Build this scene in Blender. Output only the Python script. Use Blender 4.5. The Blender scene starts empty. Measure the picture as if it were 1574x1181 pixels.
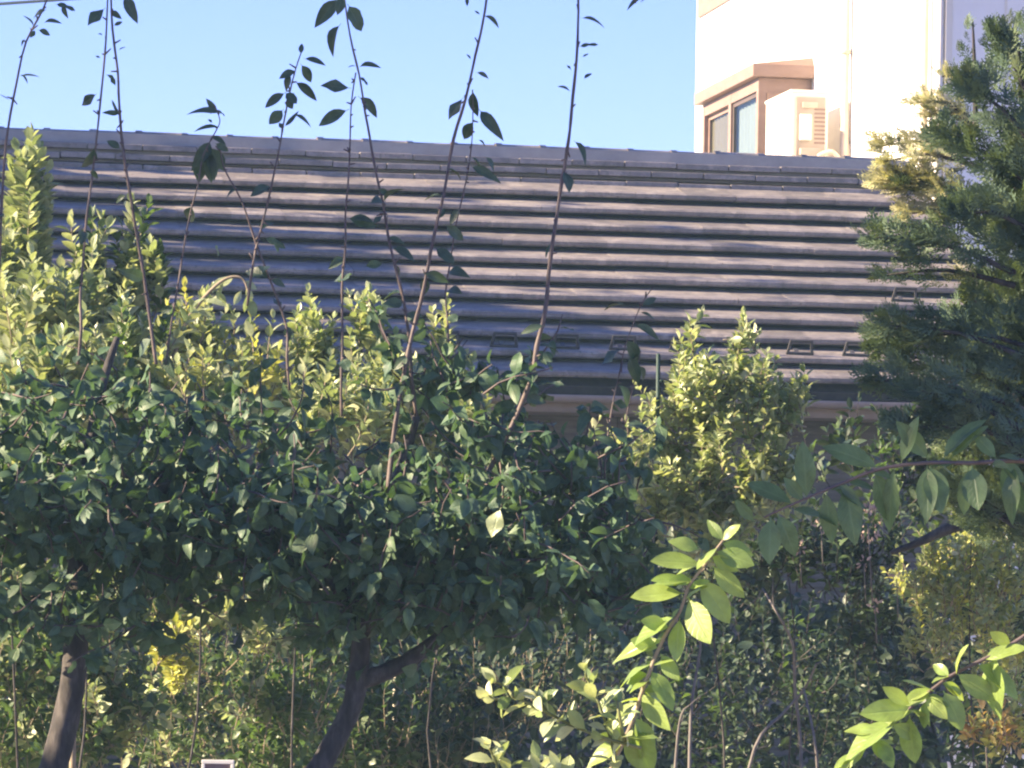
import bpy, bmesh, math, random
import numpy as np
from mathutils import Vector, Matrix

random.seed(7)
rng = np.random.default_rng(7)
SC = bpy.context.scene
COL = SC.collection

# ------------------------------------------------------------------ camera
F = 6000.0                       # focal length in photo pixels (photo 1574 x 1181)
CX, HY = 787.0, 880.0            # principal column, horizon row
ROLL = 0.015
EYE = 1.65
cR, sR = math.cos(ROLL), math.sin(ROLL)

cam_d = bpy.data.cameras.new('camera')
cam = bpy.data.objects.new('camera', cam_d)
COL.objects.link(cam)
cam_d.sensor_fit = 'HORIZONTAL'
cam_d.sensor_width = 36.0
cam_d.lens = F / 1574.0 * 36.0
cam_d.shift_y = (HY - 590.5) / 1574.0
cam_d.clip_start = 0.1
cam_d.clip_end = 2000.0
cam.matrix_world = Matrix(((cR, -sR, 0, 0), (0, 0, -1, 0), (sR, cR, 0, EYE), (0, 0, 0, 1)))
SC.camera = cam

# ------------------------------------------------------------------ sky, sun, exposure
SUN_EL, SUN_AZ = 26.0, -8.0       # elevation; azimuth measured from -X towards +Y (deg)
W = bpy.data.worlds.new('World')
SC.world = W
W.use_nodes = True
wn = W.node_tree
wn.nodes.clear()
wo = wn.nodes.new('ShaderNodeOutputWorld')
wb = wn.nodes.new('ShaderNodeBackground')
ws = wn.nodes.new('ShaderNodeTexSky')
ws.sky_type = 'NISHITA'
ws.sun_disc = False
ws.sun_elevation = math.radians(SUN_EL)
ws.sun_rotation = math.radians(-90.0 + SUN_AZ)
ws.altitude = 0.0
ws.air_density = 1.0
ws.dust_density = 0.0
ws.ozone_density = 7.0
wb.inputs['Strength'].default_value = 0.066
wm = wn.nodes.new('ShaderNodeMix')          # white balance of the whole sky
wm.data_type = 'RGBA'
wm.blend_type = 'MULTIPLY'
wm.inputs['Factor'].default_value = 1.0
wm.inputs['B'].default_value = (0.90, 0.68, 1.0, 1)
wn.links.new(ws.outputs[0], wm.inputs['A'])
wn.links.new(wm.outputs['Result'], wb.inputs[0])
wn.links.new(wb.outputs[0], wo.inputs[0])

sd = bpy.data.lights.new('sun', 'SUN')
sd.energy = 5.0
sd.angle = math.radians(0.53)
sd.color = (1.0, 0.80, 0.55)
sun = bpy.data.objects.new('sun', sd)
COL.objects.link(sun)
_e, _a = math.radians(SUN_EL), math.radians(SUN_AZ)
SDIR = Vector((-math.cos(_e) * math.cos(_a), math.cos(_e) * math.sin(_a), math.sin(_e)))
sun.rotation_euler = SDIR.to_track_quat('Z', 'Y').to_euler()
sun.location = SDIR * 40

SC.view_settings.view_transform = 'Standard'
SC.view_settings.look = 'None'
SC.view_settings.exposure = 2.28
SC.view_settings.gamma = 1.0
SC.view_settings.use_curve_mapping = False
SC.cycles.filter_width = 2.2
SC.cycles.max_bounces = 7
SC.cycles.diffuse_bounces = 4
SC.cycles.glossy_bounces = 2
SC.cycles.transmission_bounces = 4
SC.cycles.transparent_max_bounces = 8
SC.cycles.sample_clamp_indirect = 6.0


# ------------------------------------------------------------------ helpers
def P(px, py, Y):
    cx, cy = (px - CX) / F, (HY - py) / F
    return Vector((Y * (cx * cR - cy * sR), Y, EYE + Y * (cx * sR + cy * cR)))


def link(o, parent=None):
    COL.objects.link(o)
    if parent is not None:
        o.parent = parent
        if parent.type == 'EMPTY' or True:
            o.matrix_parent_inverse = parent.matrix_world.inverted()
    return o


def tag(o, label=None, cat=None, group=None, kind=None):
    if label: o['label'] = label
    if cat: o['category'] = cat
    if group: o['group'] = group
    if kind: o['kind'] = kind
    return o


def empty(name, loc, label, cat, group=None):
    o = bpy.data.objects.new(name, None)
    o.empty_display_size = 0.1
    COL.objects.link(o)
    o.matrix_world = Matrix.Translation(loc)
    o.location = loc
    return tag(o, label, cat, group)


def mesh_np(name, V, Fq, mat, parent=None, smooth=False, tint=None, uv=None, world=True):
    """V (n,3), Fq list of index arrays of equal length k"""
    me = bpy.data.meshes.new(name)
    V = np.asarray(V, dtype=np.float32)
    Fq = np.asarray(Fq, dtype=np.int32)
    n, k = Fq.shape
    me.vertices.add(len(V))
    me.vertices.foreach_set('co', V.ravel())
    me.loops.add(n * k)
    me.loops.foreach_set('vertex_index', Fq.ravel())
    me.polygons.add(n)
    me.polygons.foreach_set('loop_start', np.arange(0, n * k, k, dtype=np.int32))
    me.polygons.foreach_set('loop_total', np.full(n, k, dtype=np.int32))
    me.polygons.foreach_set('use_smooth', np.full(n, bool(smooth)))
    if uv is not None:
        l = me.uv_layers.new(name='UVMap')
        l.data.foreach_set('uv', np.asarray(uv, dtype=np.float32)[Fq.ravel()].ravel())
    if tint is not None:
        a = me.attributes.new('tint', 'FLOAT', 'POINT')
        a.data.foreach_set('value', np.asarray(tint, dtype=np.float32))
    me.update(calc_edges=True)
    me.validate()
    if mat: me.materials.append(mat)
    if parent == 'MESHONLY':
        return me
    o = bpy.data.objects.new(name, me)
    return link(o, parent)


def bm_obj(name, bm, mat, parent=None, smooth=False):
    me = bpy.data.meshes.new(name)
    bmesh.ops.recalc_face_normals(bm, faces=bm.faces)
    bm.to_mesh(me)
    bm.free()
    if smooth:
        for p in me.polygons: p.use_smooth = True
    if mat: me.materials.append(mat)
    return link(bpy.data.objects.new(name, me), parent)


def add_box(bm, o, ax, ay, az, bevel=0.0):
    """box from corner o with edge vectors ax, ay, az"""
    t = bmesh.new()
    vs = [t.verts.new(o + ax * i + ay * j + az * k) for i in (0, 1) for j in (0, 1) for k in (0, 1)]
    for f in ((0, 1, 3, 2), (4, 6, 7, 5), (0, 4, 5, 1), (2, 3, 7, 6), (0, 2, 6, 4), (1, 5, 7, 3)):
        t.faces.new([vs[i] for i in f])
    bmesh.ops.recalc_face_normals(t, faces=t.faces)
    if bevel > 0:
        bmesh.ops.bevel(t, geom=list(t.edges), offset=bevel, segments=2, affect='EDGES', profile=0.7)
    me = bpy.data.meshes.new('tmp')
    t.to_mesh(me); t.free()
    bm.from_mesh(me)
    bpy.data.meshes.remove(me)


def box_obj(name, o, ax, ay, az, mat, parent=None, bevel=0.0):
    bm = bmesh.new()
    add_box(bm, o, ax, ay, az, bevel)
    return bm_obj(name, bm, mat, parent)


def smooth_path(pts, rad, sub=4):
    pts = [Vector(p) for p in pts]
    n = len(pts)
    out, ro = [], []
    for i in range(n - 1):
        p0, p1, p2, p3 = pts[max(i - 1, 0)], pts[i], pts[i + 1], pts[min(i + 2, n - 1)]
        for s in range(sub):
            t = s / sub
            out.append(0.5 * ((2 * p1) + (p2 - p0) * t + (2 * p0 - 5 * p1 + 4 * p2 - p3) * t * t
                              + (3 * p1 - p0 - 3 * p2 + p3) * t ** 3))
            ro.append(rad[i] * (1 - t) + rad[i + 1] * t)
    out.append(pts[-1]); ro.append(rad[-1])
    return out, ro


def tube_arrays(pts, rad, sides=7, bump=0.0):
    V, Fq = [], []
    n = len(pts)
    ref = Vector((0.31, -0.9, 0.2)).normalized()
    for i in range(n):
        d = (pts[min(i + 1, n - 1)] - pts[max(i - 1, 0)])
        d = d.normalized() if d.length > 1e-9 else Vector((0, 0, 1))
        a = (ref - d * ref.dot(d))
        if a.length < 1e-3: a = d.orthogonal()
        a.normalize()
        b = d.cross(a)
        ref = a
        for k in range(sides):
            th = 2 * math.pi * k / sides
            r = rad[i] * (1 + (random.uniform(-bump, bump) if bump else 0))
            V.append(pts[i] + (a * math.cos(th) + b * math.sin(th)) * r)
    for i in range(n - 1):
        for k in range(sides):
            k2 = (k + 1) % sides
            Fq.append((i * sides + k, i * sides + k2, (i + 1) * sides + k2, (i + 1) * sides + k))
    # closed end fans as degenerate-free quads: add a centre vertex
    c0 = len(V); V.append(pts[0] - (pts[1] - pts[0]).normalized() * rad[0] * 0.3)
    c1 = len(V); V.append(pts[-1] + (pts[-1] - pts[-2]).normalized() * rad[-1] * 0.6)
    T = []
    for k in range(sides):
        k2 = (k + 1) % sides
        T.append((c0, k2, k))
        T.append((c1, (n - 1) * sides + k, (n - 1) * sides + k2))
    return V, Fq, T


class Tubes:
    def __init__(self): self.V, self.T = [], []

    def add(self, pts, rad, sides=6, sub=3, bump=0.0):
        p, r = smooth_path(pts, rad, sub) if sub > 1 else ([Vector(q) for q in pts], list(rad))
        V, Q, T = tube_arrays(p, r, sides, bump)
        b = len(self.V)
        self.V += [tuple(v) for v in V]
        for q in Q:
            self.T.append((q[0] + b, q[1] + b, q[2] + b)); self.T.append((q[0] + b, q[2] + b, q[3] + b))
        for t in T: self.T.append((t[0] + b, t[1] + b, t[2] + b))
        return p

    def build(self, name, mat, parent=None):
        return mesh_np(name, self.V, self.T, mat, parent, smooth=True)


# ------------------------------------------------------------------ materials
def new_mat(name):
    m = bpy.data.materials.new(name)
    m.use_nodes = True
    nt = m.node_tree
    nt.nodes.clear()
    out = nt.nodes.new('ShaderNodeOutputMaterial')
    return m, nt, out


def N(nt, t, **kw):
    n = nt.nodes.new(t)
    for k, v in kw.items():
        if k.startswith('i_'):
            n.inputs[k[2:].replace('_', ' ')].default_value = v
        else:
            setattr(n, k, v)
    return n


def ramp(nt, stops):
    r = nt.nodes.new('ShaderNodeValToRGB')
    el = r.color_ramp.elements
    while len(el) > 1: el.remove(el[-1])
    el[0].position, el[0].color = stops[0][0], (*stops[0][1], 1)
    for p, c in stops[1:]:
        e = el.new(p); e.color = (*c, 1)
    return r


def leaf_mat(name, cols, trans=0.35, rough=0.42, spec=0.4, tcol=None, veins=0.25):
    m, nt, out = new_mat(name)
    L = nt.links.new
    at = N(nt, 'ShaderNodeAttribute', attribute_name='tint')
    oi = N(nt, 'ShaderNodeObjectInfo')
    ad = N(nt, 'ShaderNodeMath', operation='ADD')
    L(at.outputs['Fac'], ad.inputs[0]); L(oi.outputs['Random'], ad.inputs[1])
    fr = N(nt, 'ShaderNodeMath', operation='FRACT'); L(ad.outputs[0], fr.inputs[0])
    k = len(cols)
    rp = ramp(nt, [(i / max(k - 1, 1), c) for i, c in enumerate(cols)])
    L(fr.outputs[0], rp.inputs[0])
    # mottling
    geo = N(nt, 'ShaderNodeNewGeometry')
    nz = N(nt, 'ShaderNodeTexNoise'); nz.inputs['Scale'].default_value = 60; nz.inputs['Detail'].default_value = 3
    L(geo.outputs['Position'], nz.inputs['Vector'])
    mr = N(nt, 'ShaderNodeMapRange'); mr.inputs['From Min'].default_value = 0.3; mr.inputs['From Max'].default_value = 0.7
    mr.inputs['To Min'].default_value = 0.78; mr.inputs['To Max'].default_value = 1.2
    L(nz.outputs['Fac'], mr.inputs['Value'])
    mx = N(nt, 'ShaderNodeMix', data_type='RGBA', blend_type='MULTIPLY'); mx.inputs['Factor'].default_value = 1
    L(rp.outputs[0], mx.inputs['A']); L(mr.outputs[0], mx.inputs['B'])
    # midrib and side veins from the leaf's own UV
    uv = N(nt, 'ShaderNodeUVMap')
    sx = N(nt, 'ShaderNodeSeparateXYZ'); L(uv.outputs[0], sx.inputs[0])
    su = N(nt, 'ShaderNodeMath', operation='SUBTRACT'); L(sx.outputs[0], su.inputs[0]); su.inputs[1].default_value = 0.5
    ab = N(nt, 'ShaderNodeMath', operation='ABSOLUTE'); L(su.outputs[0], ab.inputs[0])
    mid = N(nt, 'ShaderNodeMapRange'); mid.inputs['From Min'].default_value = 0.02; mid.inputs['From Max'].default_value = 0.07
    mid.inputs['To Min'].default_value = 1; mid.inputs['To Max'].default_value = 0
    L(ab.outputs[0], mid.inputs['Value'])
    sv = N(nt, 'ShaderNodeMath', operation='MULTIPLY_ADD'); L(ab.outputs[0], sv.inputs[0]); sv.inputs[1].default_value = -0.5
    L(sx.outputs[1], sv.inputs[2])
    si = N(nt, 'ShaderNodeMath', operation='MULTIPLY'); L(sv.outputs[0], si.inputs[0]); si.inputs[1].default_value = 50
    sn = N(nt, 'ShaderNodeMath', operation='SINE'); L(si.outputs[0], sn.inputs[0])
    sp = N(nt, 'ShaderNodeMapRange'); sp.inputs['From Min'].default_value = 0.75; sp.inputs['From Max'].default_value = 1
    sp.inputs['To Max'].default_value = 0.5
    L(sn.outputs[0], sp.inputs['Value'])
    mm = N(nt, 'ShaderNodeMath', operation='MAXIMUM'); L(mid.outputs[0], mm.inputs[0]); L(sp.outputs[0], mm.inputs[1])
    vs = N(nt, 'ShaderNodeMath', operation='MULTIPLY'); L(mm.outputs[0], vs.inputs[0]); vs.inputs[1].default_value = veins
    mv = N(nt, 'ShaderNodeMix', data_type='RGBA', blend_type='MIX')
    L(vs.outputs[0], mv.inputs['Factor']); L(mx.outputs['Result'], mv.inputs['A'])
    c0 = cols[-1]
    mv.inputs['B'].default_value = (min(1, c0[0] * 1.6 + .03), min(1, c0[1] * 1.5 + .03), c0[2] * 1.4 + .02, 1)
    bp = N(nt, 'ShaderNodeBump'); bp.inputs['Strength'].default_value = 0.35; bp.inputs['Distance'].default_value = 0.002
    L(mm.outputs[0], bp.inputs['Height'])
    pb = N(nt, 'ShaderNodeBsdfPrincipled')
    pb.inputs['Roughness'].default_value = rough
    pb.inputs['Specular IOR Level'].default_value = spec
    L(mv.outputs['Result'], pb.inputs['Base Color']); L(bp.outputs[0], pb.inputs['Normal'])
    tr = N(nt, 'ShaderNodeBsdfTranslucent')
    tm = N(nt, 'ShaderNodeMix', data_type='RGBA', blend_type='MULTIPLY'); tm.inputs['Factor'].default_value = 1
    L(mv.outputs['Result'], tm.inputs['A']); tm.inputs['B'].default_value = (*(tcol or (1.9, 2.0, 0.9)), 1)
    L(tm.outputs['Result'], tr.inputs['Color'])
    ms = N(nt, 'ShaderNodeMixShader'); ms.inputs[0].default_value = trans
    L(pb.outputs[0], ms.inputs[1]); L(tr.outputs[0], ms.inputs[2])
    L(ms.outputs[0], out.inputs[0])
    return m


def rough_mat(name, cols, scale=8.0, rough=0.8, bump=0.3, bdist=0.01, stretch=(1, 1, 1), detail=6, spec=0.3,
              objvar=0.0, lo=0.3, hi=0.7):
    m, nt, out = new_mat(name)
    L = nt.links.new
    geo = N(nt, 'ShaderNodeNewGeometry')
    mp = N(nt, 'ShaderNodeMapping'); mp.inputs['Scale'].default_value = stretch
    L(geo.outputs['Position'], mp.inputs['Vector'])
    nz = N(nt, 'ShaderNodeTexNoise'); nz.inputs['Scale'].default_value = scale; nz.inputs['Detail'].default_value = detail
    nz.inputs['Roughness'].default_value = 0.65
    L(mp.outputs[0], nz.inputs['Vector'])
    k = len(cols)
    rp = ramp(nt, [(lo + (hi - lo) * i / max(k - 1, 1), c) for i, c in enumerate(cols)])
    L(nz.outputs['Fac'], rp.inputs[0])
    col = rp.outputs[0]
    if objvar:
        oi = N(nt, 'ShaderNodeObjectInfo')
        mr = N(nt, 'ShaderNodeMapRange'); mr.inputs['To Min'].default_value = 1 - objvar; mr.inputs['To Max'].default_value = 1 + objvar
        L(oi.outputs['Random'], mr.inputs['Value'])
        mx = N(nt, 'ShaderNodeMix', data_type='RGBA', blend_type='MULTIPLY'); mx.inputs['Factor'].default_value = 1
        L(col, mx.inputs['A']); L(mr.outputs[0], mx.inputs['B'])
        col = mx.outputs['Result']
    bp = N(nt, 'ShaderNodeBump'); bp.inputs['Strength'].default_value = bump; bp.inputs['Distance'].default_value = bdist
    L(nz.outputs['Fac'], bp.inputs['Height'])
    pb = N(nt, 'ShaderNodeBsdfPrincipled')
    pb.inputs['Roughness'].default_value = rough
    pb.inputs['Specular IOR Level'].default_value = spec
    L(col, pb.inputs['Base Color']); L(bp.outputs[0], pb.inputs['Normal'])
    L(pb.outputs[0], out.inputs[0])
    return m


def tile_mat():
    m, nt, out = new_mat('weathered_tile')
    L = nt.links.new
    geo = N(nt, 'ShaderNodeNewGeometry')
    oi = N(nt, 'ShaderNodeObjectInfo')
    n1 = N(nt, 'ShaderNodeTexNoise'); n1.inputs['Scale'].default_value = 14; n1.inputs['Detail'].default_value = 8; n1.inputs['Roughness'].default_value = 0.7
    L(geo.outputs['Position'], n1.inputs['Vector'])
    base = ramp(nt, [(0.3, (0.125, 0.112, 0.108)), (0.5, (0.195, 0.172, 0.16)), (0.72, (0.275, 0.24, 0.21))])
    L(n1.outputs['Fac'], base.inputs[0])
    mr = N(nt, 'ShaderNodeMapRange'); mr.inputs['To Min'].default_value = 0.78; mr.inputs['To Max'].default_value = 1.2
    L(oi.outputs['Random'], mr.inputs['Value'])
    mx = N(nt, 'ShaderNodeMix', data_type='RGBA', blend_type='MULTIPLY'); mx.inputs['Factor'].default_value = 1
    L(base.outputs[0], mx.inputs['A']); L(mr.outputs[0], mx.inputs['B'])
    # pale lichen-like patches, painting the sun dapples on the tiles
    n2 = N(nt, 'ShaderNodeTexNoise'); n2.inputs['Scale'].default_value = 4.2; n2.inputs['Detail'].default_value = 7; n2.inputs['Roughness'].default_value = 0.72
    L(geo.outputs['Position'], n2.inputs['Vector'])
    th = N(nt, 'ShaderNodeMapRange'); th.inputs['From Min'].default_value = 0.54; th.inputs['From Max'].default_value = 0.63; th.inputs['To Max'].default_value = 0.85
    L(n2.outputs['Fac'], th.inputs['Value'])
    mv = N(nt, 'ShaderNodeMix', data_type='RGBA')
    L(th.outputs[0], mv.inputs['Factor']); L(mx.outputs['Result'], mv.inputs['A']); mv.inputs['B'].default_value = (0.33, 0.29, 0.25, 1)
    # moss specks
    n3 = N(nt, 'ShaderNodeTexNoise'); n3.inputs['Scale'].default_value = 55; n3.inputs['Detail'].default_value = 4
    L(geo.outputs['Position'], n3.inputs['Vector'])
    t3 = N(nt, 'ShaderNodeMapRange'); t3.inputs['From Min'].default_value = 0.6; t3.inputs['From Max'].default_value = 0.7; t3.inputs['To Max'].default_value = 0.6
    L(n3.outputs['Fac'], t3.inputs['Value'])
    m3 = N(nt, 'ShaderNodeMix', data_type='RGBA')
    L(t3.outputs[0], m3.inputs['Factor']); L(mv.outputs['Result'], m3.inputs['A']); m3.inputs['B'].default_value = (0.07, 0.065, 0.05, 1)
    bp = N(nt, 'ShaderNodeBump'); bp.inputs['Strength'].default_value = 0.5; bp.inputs['Distance'].default_value = 0.006
    L(n1.outputs['Fac'], bp.inputs['Height'])
    pb = N(nt, 'ShaderNodeBsdfPrincipled')
    pb.inputs['Roughness'].default_value = 0.45
    pb.inputs['Specular IOR Level'].default_value = 0.45
    L(m3.outputs['Result'], pb.inputs['Base Color']); L(bp.outputs[0], pb.inputs['Normal'])
    L(pb.outputs[0], out.inputs[0])
    return m


def glass_mat():
    m, nt, out = new_mat('window_glass')
    L = nt.links.new
    tr = N(nt, 'ShaderNodeBsdfTransparent'); tr.inputs[0].default_value = (0.85, 0.9, 0.9, 1)
    gl = N(nt, 'ShaderNodeBsdfGlossy'); gl.inputs['Roughness'].default_value = 0.03
    fz = N(nt, 'ShaderNodeLayerWeight'); fz.inputs[0].default_value = 0.13
    ms = N(nt, 'ShaderNodeMixShader')
    mf = N(nt, 'ShaderNodeMath', operation='MULTIPLY'); mf.inputs[1].default_value = 0.30
    L(fz.outputs['Facing'], mf.inputs[0]); L(mf.outputs[0], ms.inputs[0]); L(tr.outputs[0], ms.inputs[1]); L(gl.outputs[0], ms.inputs[2])
    L(ms.outputs[0], out.inputs[0])
    return m


M = {}
M['tile'] = tile_mat()
M['glass'] = glass_mat()
M['bark'] = rough_mat('grey_bark', [(0.022, 0.021, 0.022), (0.05, 0.045, 0.043), (0.10, 0.09, 0.085)], scale=40, rough=0.9, bump=0.7, bdist=0.006, stretch=(1, 1, 0.35))
M['shoot'] = rough_mat('young_bark', [(0.07, 0.052, 0.05), (0.125, 0.098, 0.09)], scale=30, rough=0.6, bump=0.2, bdist=0.002)
M['twig'] = rough_mat('pale_twig', [(0.16, 0.13, 0.09), (0.28, 0.23, 0.16)], scale=30, rough=0.7, bump=0.2, bdist=0.002)
M['deadtwig'] = rough_mat('dead_twig', [(0.10, 0.09, 0.085), (0.17, 0.155, 0.145)], scale=30, rough=0.8, bump=0.2, bdist=0.002)
M['green_stem'] = rough_mat('green_stem', [(0.10, 0.12, 0.05), (0.17, 0.18, 0.07)], scale=30, rough=0.6, bump=0.1, bdist=0.002)
M['plaster'] = rough_mat('white_plaster', [(0.74, 0.72, 0.68), (0.82, 0.80, 0.77)], scale=3, rough=0.85, bump=0.15, bdist=0.004, detail=9)
M['brown'] = rough_mat('brown_metal', [(0.21, 0.135, 0.10), (0.27, 0.18, 0.14)], scale=5, rough=0.5, bump=0.05, stretch=(1, 1, 3))
M['brown_dark'] = rough_mat('dark_brown_trim', [(0.07, 0.05, 0.04), (0.11, 0.08, 0.065)], scale=8, rough=0.55, bump=0.1)
M['beige'] = rough_mat('beige_metal', [(0.46, 0.37, 0.27), (0.56, 0.46, 0.35)], scale=6, rough=0.45, bump=0.05)
M['ivory'] = rough_mat('ivory_casing', [(0.66, 0.60, 0.50), (0.72, 0.67, 0.58)], scale=4, rough=0.45, bump=0.03)
M['ac_end'] = rough_mat('shaded_casing', [(0.36, 0.29, 0.22), (0.42, 0.35, 0.27)], scale=6, rough=0.5, bump=0.03)  # casing colour darkened to paint the shaded end of the unit
M['guard'] = rough_mat('dark_iron', [(0.04, 0.038, 0.038), (0.07, 0.065, 0.065)], scale=30, rough=0.5, bump=0.1)
M['greymetal'] = rough_mat('grey_metal', [(0.14, 0.135, 0.13), (0.22, 0.21, 0.20)], scale=20, rough=0.45, bump=0.1)
M['curtain'] = rough_mat('tan_curtain', [(0.17, 0.125, 0.09), (0.21, 0.155, 0.115)], scale=6, rough=0.9, bump=0.3, stretch=(6, 6, 0.3))
M['lace'] = rough_mat('pale_curtain', [(0.21, 0.215, 0.22), (0.27, 0.275, 0.28)], scale=6, rough=0.9, bump=0.3, stretch=(6, 6, 0.3))
M['siding'] = rough_mat('aged_siding', [(0.075, 0.065, 0.055), (0.12, 0.105, 0.09), (0.17, 0.15, 0.125)], scale=10, rough=0.85, bump=0.3, bdist=0.004, stretch=(0.4, 0.4, 4), objvar=0.2)
M['gutter'] = rough_mat('gutter_tan', [(0.24, 0.19, 0.155), (0.31, 0.25, 0.21)], scale=6, rough=0.5, bump=0.1)
M['darkwood'] = rough_mat('dark_wood', [(0.035, 0.03, 0.028), (0.07, 0.06, 0.05)], scale=14, rough=0.85, bump=0.3, stretch=(1, 1, 0.2))
M['pale_ground'] = rough_mat('bounce_ground', [(0.20, 0.18, 0.15), (0.34, 0.31, 0.26), (0.28, 0.26, 0.22)], scale=9, rough=0.95, bump=0.6, bdist=0.03, detail=10)  # unseen ground made pale to bounce light into the shade
M['whiteplastic'] = rough_mat('white_plastic', [(0.68, 0.66, 0.64), (0.76, 0.74, 0.72)], scale=12, rough=0.4, bump=0.03)
M['pinkplate'] = rough_mat('faded_pink_plate', [(0.20, 0.14, 0.15), (0.28, 0.20, 0.20)], scale=25, rough=0.6, bump=0.05)
M['stake'] = rough_mat('green_plastic_stake', [(0.018, 0.04, 0.032), (0.028, 0.055, 0.042)], scale=20, rough=0.5, bump=0.1)
M['cane'] = rough_mat('pale_cane', [(0.34, 0.31, 0.24), (0.44, 0.40, 0.32)], scale=20, rough=0.6, bump=0.1)
M['rubber'] = rough_mat('black_cable', [(0.02, 0.02, 0.022), (0.035, 0.035, 0.037)], scale=6, rough=0.6, bump=0.02)
M['concrete'] = rough_mat('grey_concrete', [(0.26, 0.25, 0.24), (0.36, 0.35, 0.33)], scale=5, rough=0.9, bump=0.2)

# leaves: shade greens, blue-green pear, pale young growth
M['pear_leaf'] = leaf_mat('pear_leaf', [(0.048, 0.092, 0.055), (0.062, 0.115, 0.062), (0.078, 0.13, 0.062), (0.055, 0.10, 0.065)], trans=0.22, rough=0.5, spec=0.35)
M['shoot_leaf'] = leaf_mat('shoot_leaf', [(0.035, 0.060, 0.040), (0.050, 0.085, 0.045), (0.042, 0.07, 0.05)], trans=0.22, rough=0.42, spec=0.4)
M['pale_leaf'] = leaf_mat('pale_shrub_leaf', [(0.16, 0.22, 0.10), (0.29, 0.34, 0.17), (0.40, 0.43, 0.26), (0.12, 0.18, 0.08)], trans=0.36, rough=0.34, spec=0.6, tcol=(1.35, 1.35, 0.8))
M['green_leaf'] = leaf_mat('green_shrub_leaf', [(0.045, 0.085, 0.03), (0.075, 0.12, 0.04), (0.06, 0.10, 0.045)], trans=0.35, rough=0.36, spec=0.5, tcol=(1.7, 1.8, 0.8))
M['privet_leaf'] = leaf_mat('privet_leaf', [(0.25, 0.31, 0.12), (0.38, 0.42, 0.21), (0.18, 0.25, 0.10), (0.47, 0.49, 0.31), (0.13, 0.20, 0.08)], trans=0.36, rough=0.34, spec=0.6, tcol=(1.35, 1.35, 0.8))
M['gold_leaf'] = leaf_mat('golden_leaf', [(0.36, 0.39, 0.11), (0.44, 0.45, 0.17), (0.27, 0.32, 0.09)], trans=0.4, rough=0.4, spec=0.4, tcol=(1.4, 1.35, 0.6))
M['rust_leaf'] = leaf_mat('rusty_leaf', [(0.17, 0.12, 0.075), (0.22, 0.17, 0.10), (0.13, 0.12, 0.06), (0.26, 0.20, 0.13)], trans=0.35, rough=0.5, spec=0.3, tcol=(1.5, 1.1, 0.7))
M['orange_leaf'] = leaf_mat('orange_leaf', [(0.46, 0.30, 0.15), (0.48, 0.38, 0.16), (0.40, 0.38, 0.14)], trans=0.4, rough=0.5, spec=0.3, tcol=(1.4, 1.1, 0.6))
M['branch_leaf'] = leaf_mat('broad_branch_leaf', [(0.080, 0.130, 0.062), (0.098, 0.150, 0.068), (0.09, 0.14, 0.075)], trans=0.4, rough=0.36, spec=0.45, tcol=(1.7, 1.8, 0.75), veins=0.3)
M['sprig_leaf'] = leaf_mat('glossy_sprig_leaf', [(0.20, 0.29, 0.075), (0.26, 0.34, 0.09), (0.17, 0.25, 0.075)], trans=0.4, rough=0.33, spec=0.5, tcol=(1.6, 1.6, 0.7), veins=0.25)
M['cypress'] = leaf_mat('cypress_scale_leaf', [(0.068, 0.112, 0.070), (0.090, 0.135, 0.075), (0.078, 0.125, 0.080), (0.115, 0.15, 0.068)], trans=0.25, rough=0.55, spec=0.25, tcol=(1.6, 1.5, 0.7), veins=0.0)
M['cypress_sunlit'] = leaf_mat('cypress_sunlit_tip', [(0.42, 0.42, 0.20), (0.54, 0.52, 0.32), (0.28, 0.31, 0.13)], trans=0.3, rough=0.55, spec=0.25, tcol=(1.3, 1.25, 0.75), veins=0.0)  # paler copy of the cypress colour, with the sunlight painted in
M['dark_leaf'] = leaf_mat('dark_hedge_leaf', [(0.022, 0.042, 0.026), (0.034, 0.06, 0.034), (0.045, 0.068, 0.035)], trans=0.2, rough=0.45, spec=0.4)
M['petal'] = leaf_mat('dried_petal', [(0.46, 0.33, 0.27), (0.56, 0.44, 0.37), (0.38, 0.27, 0.22)], trans=0.3, rough=0.8, spec=0.1, tcol=(1.2, 1.0, 0.9), veins=0.0)


# ------------------------------------------------------------------ leaf templates
def leaf_tpl(width=0.45, curl=0.25, fold=0.25, peak=0.42, nseg=6, wav=0.0, stalk=0.1, twist=0.0):
    V, UV = [], []
    for j in range(nseg + 1):
        t = j / nseg
        if t < peak: w = math.sin(t / peak * math.pi / 2) ** 0.85
        else: w = math.cos((t - peak) / (1 - peak) * math.pi / 2) ** 0.8
        w = max(w, 0.03) * width * 0.5
        x = stalk + t * (1 - stalk)
        z = -curl * t * t
        tw = twist * t
        wz = wav * math.sin(t * 9.0)
        V += [(x, w * math.cos(tw), z + fold * w + w * math.sin(tw) + wz * w), (x, 0, z), (x, -w * math.cos(tw), z + fold * w - w * math.sin(tw) - wz * w)]
        UV += [(1, t), (0.5, t), (0, t)]
    T = []
    for j in range(nseg):
        a = j * 3
        for k in (0, 1):
            T += [(a + k, a + k + 3, a + k + 4), (a + k, a + k + 4, a + k + 1)]
    # stalk
    b = len(V)
    V += [(0, 0.012, 0), (0, -0.012, 0), (stalk, -0.012, 0), (stalk, 0.012, 0)]
    UV += [(0.5, 0)] * 4
    T += [(b, b + 1, b + 2), (b, b + 2, b + 3)]
    return np.array(V), np.array(T), np.array(UV)


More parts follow.
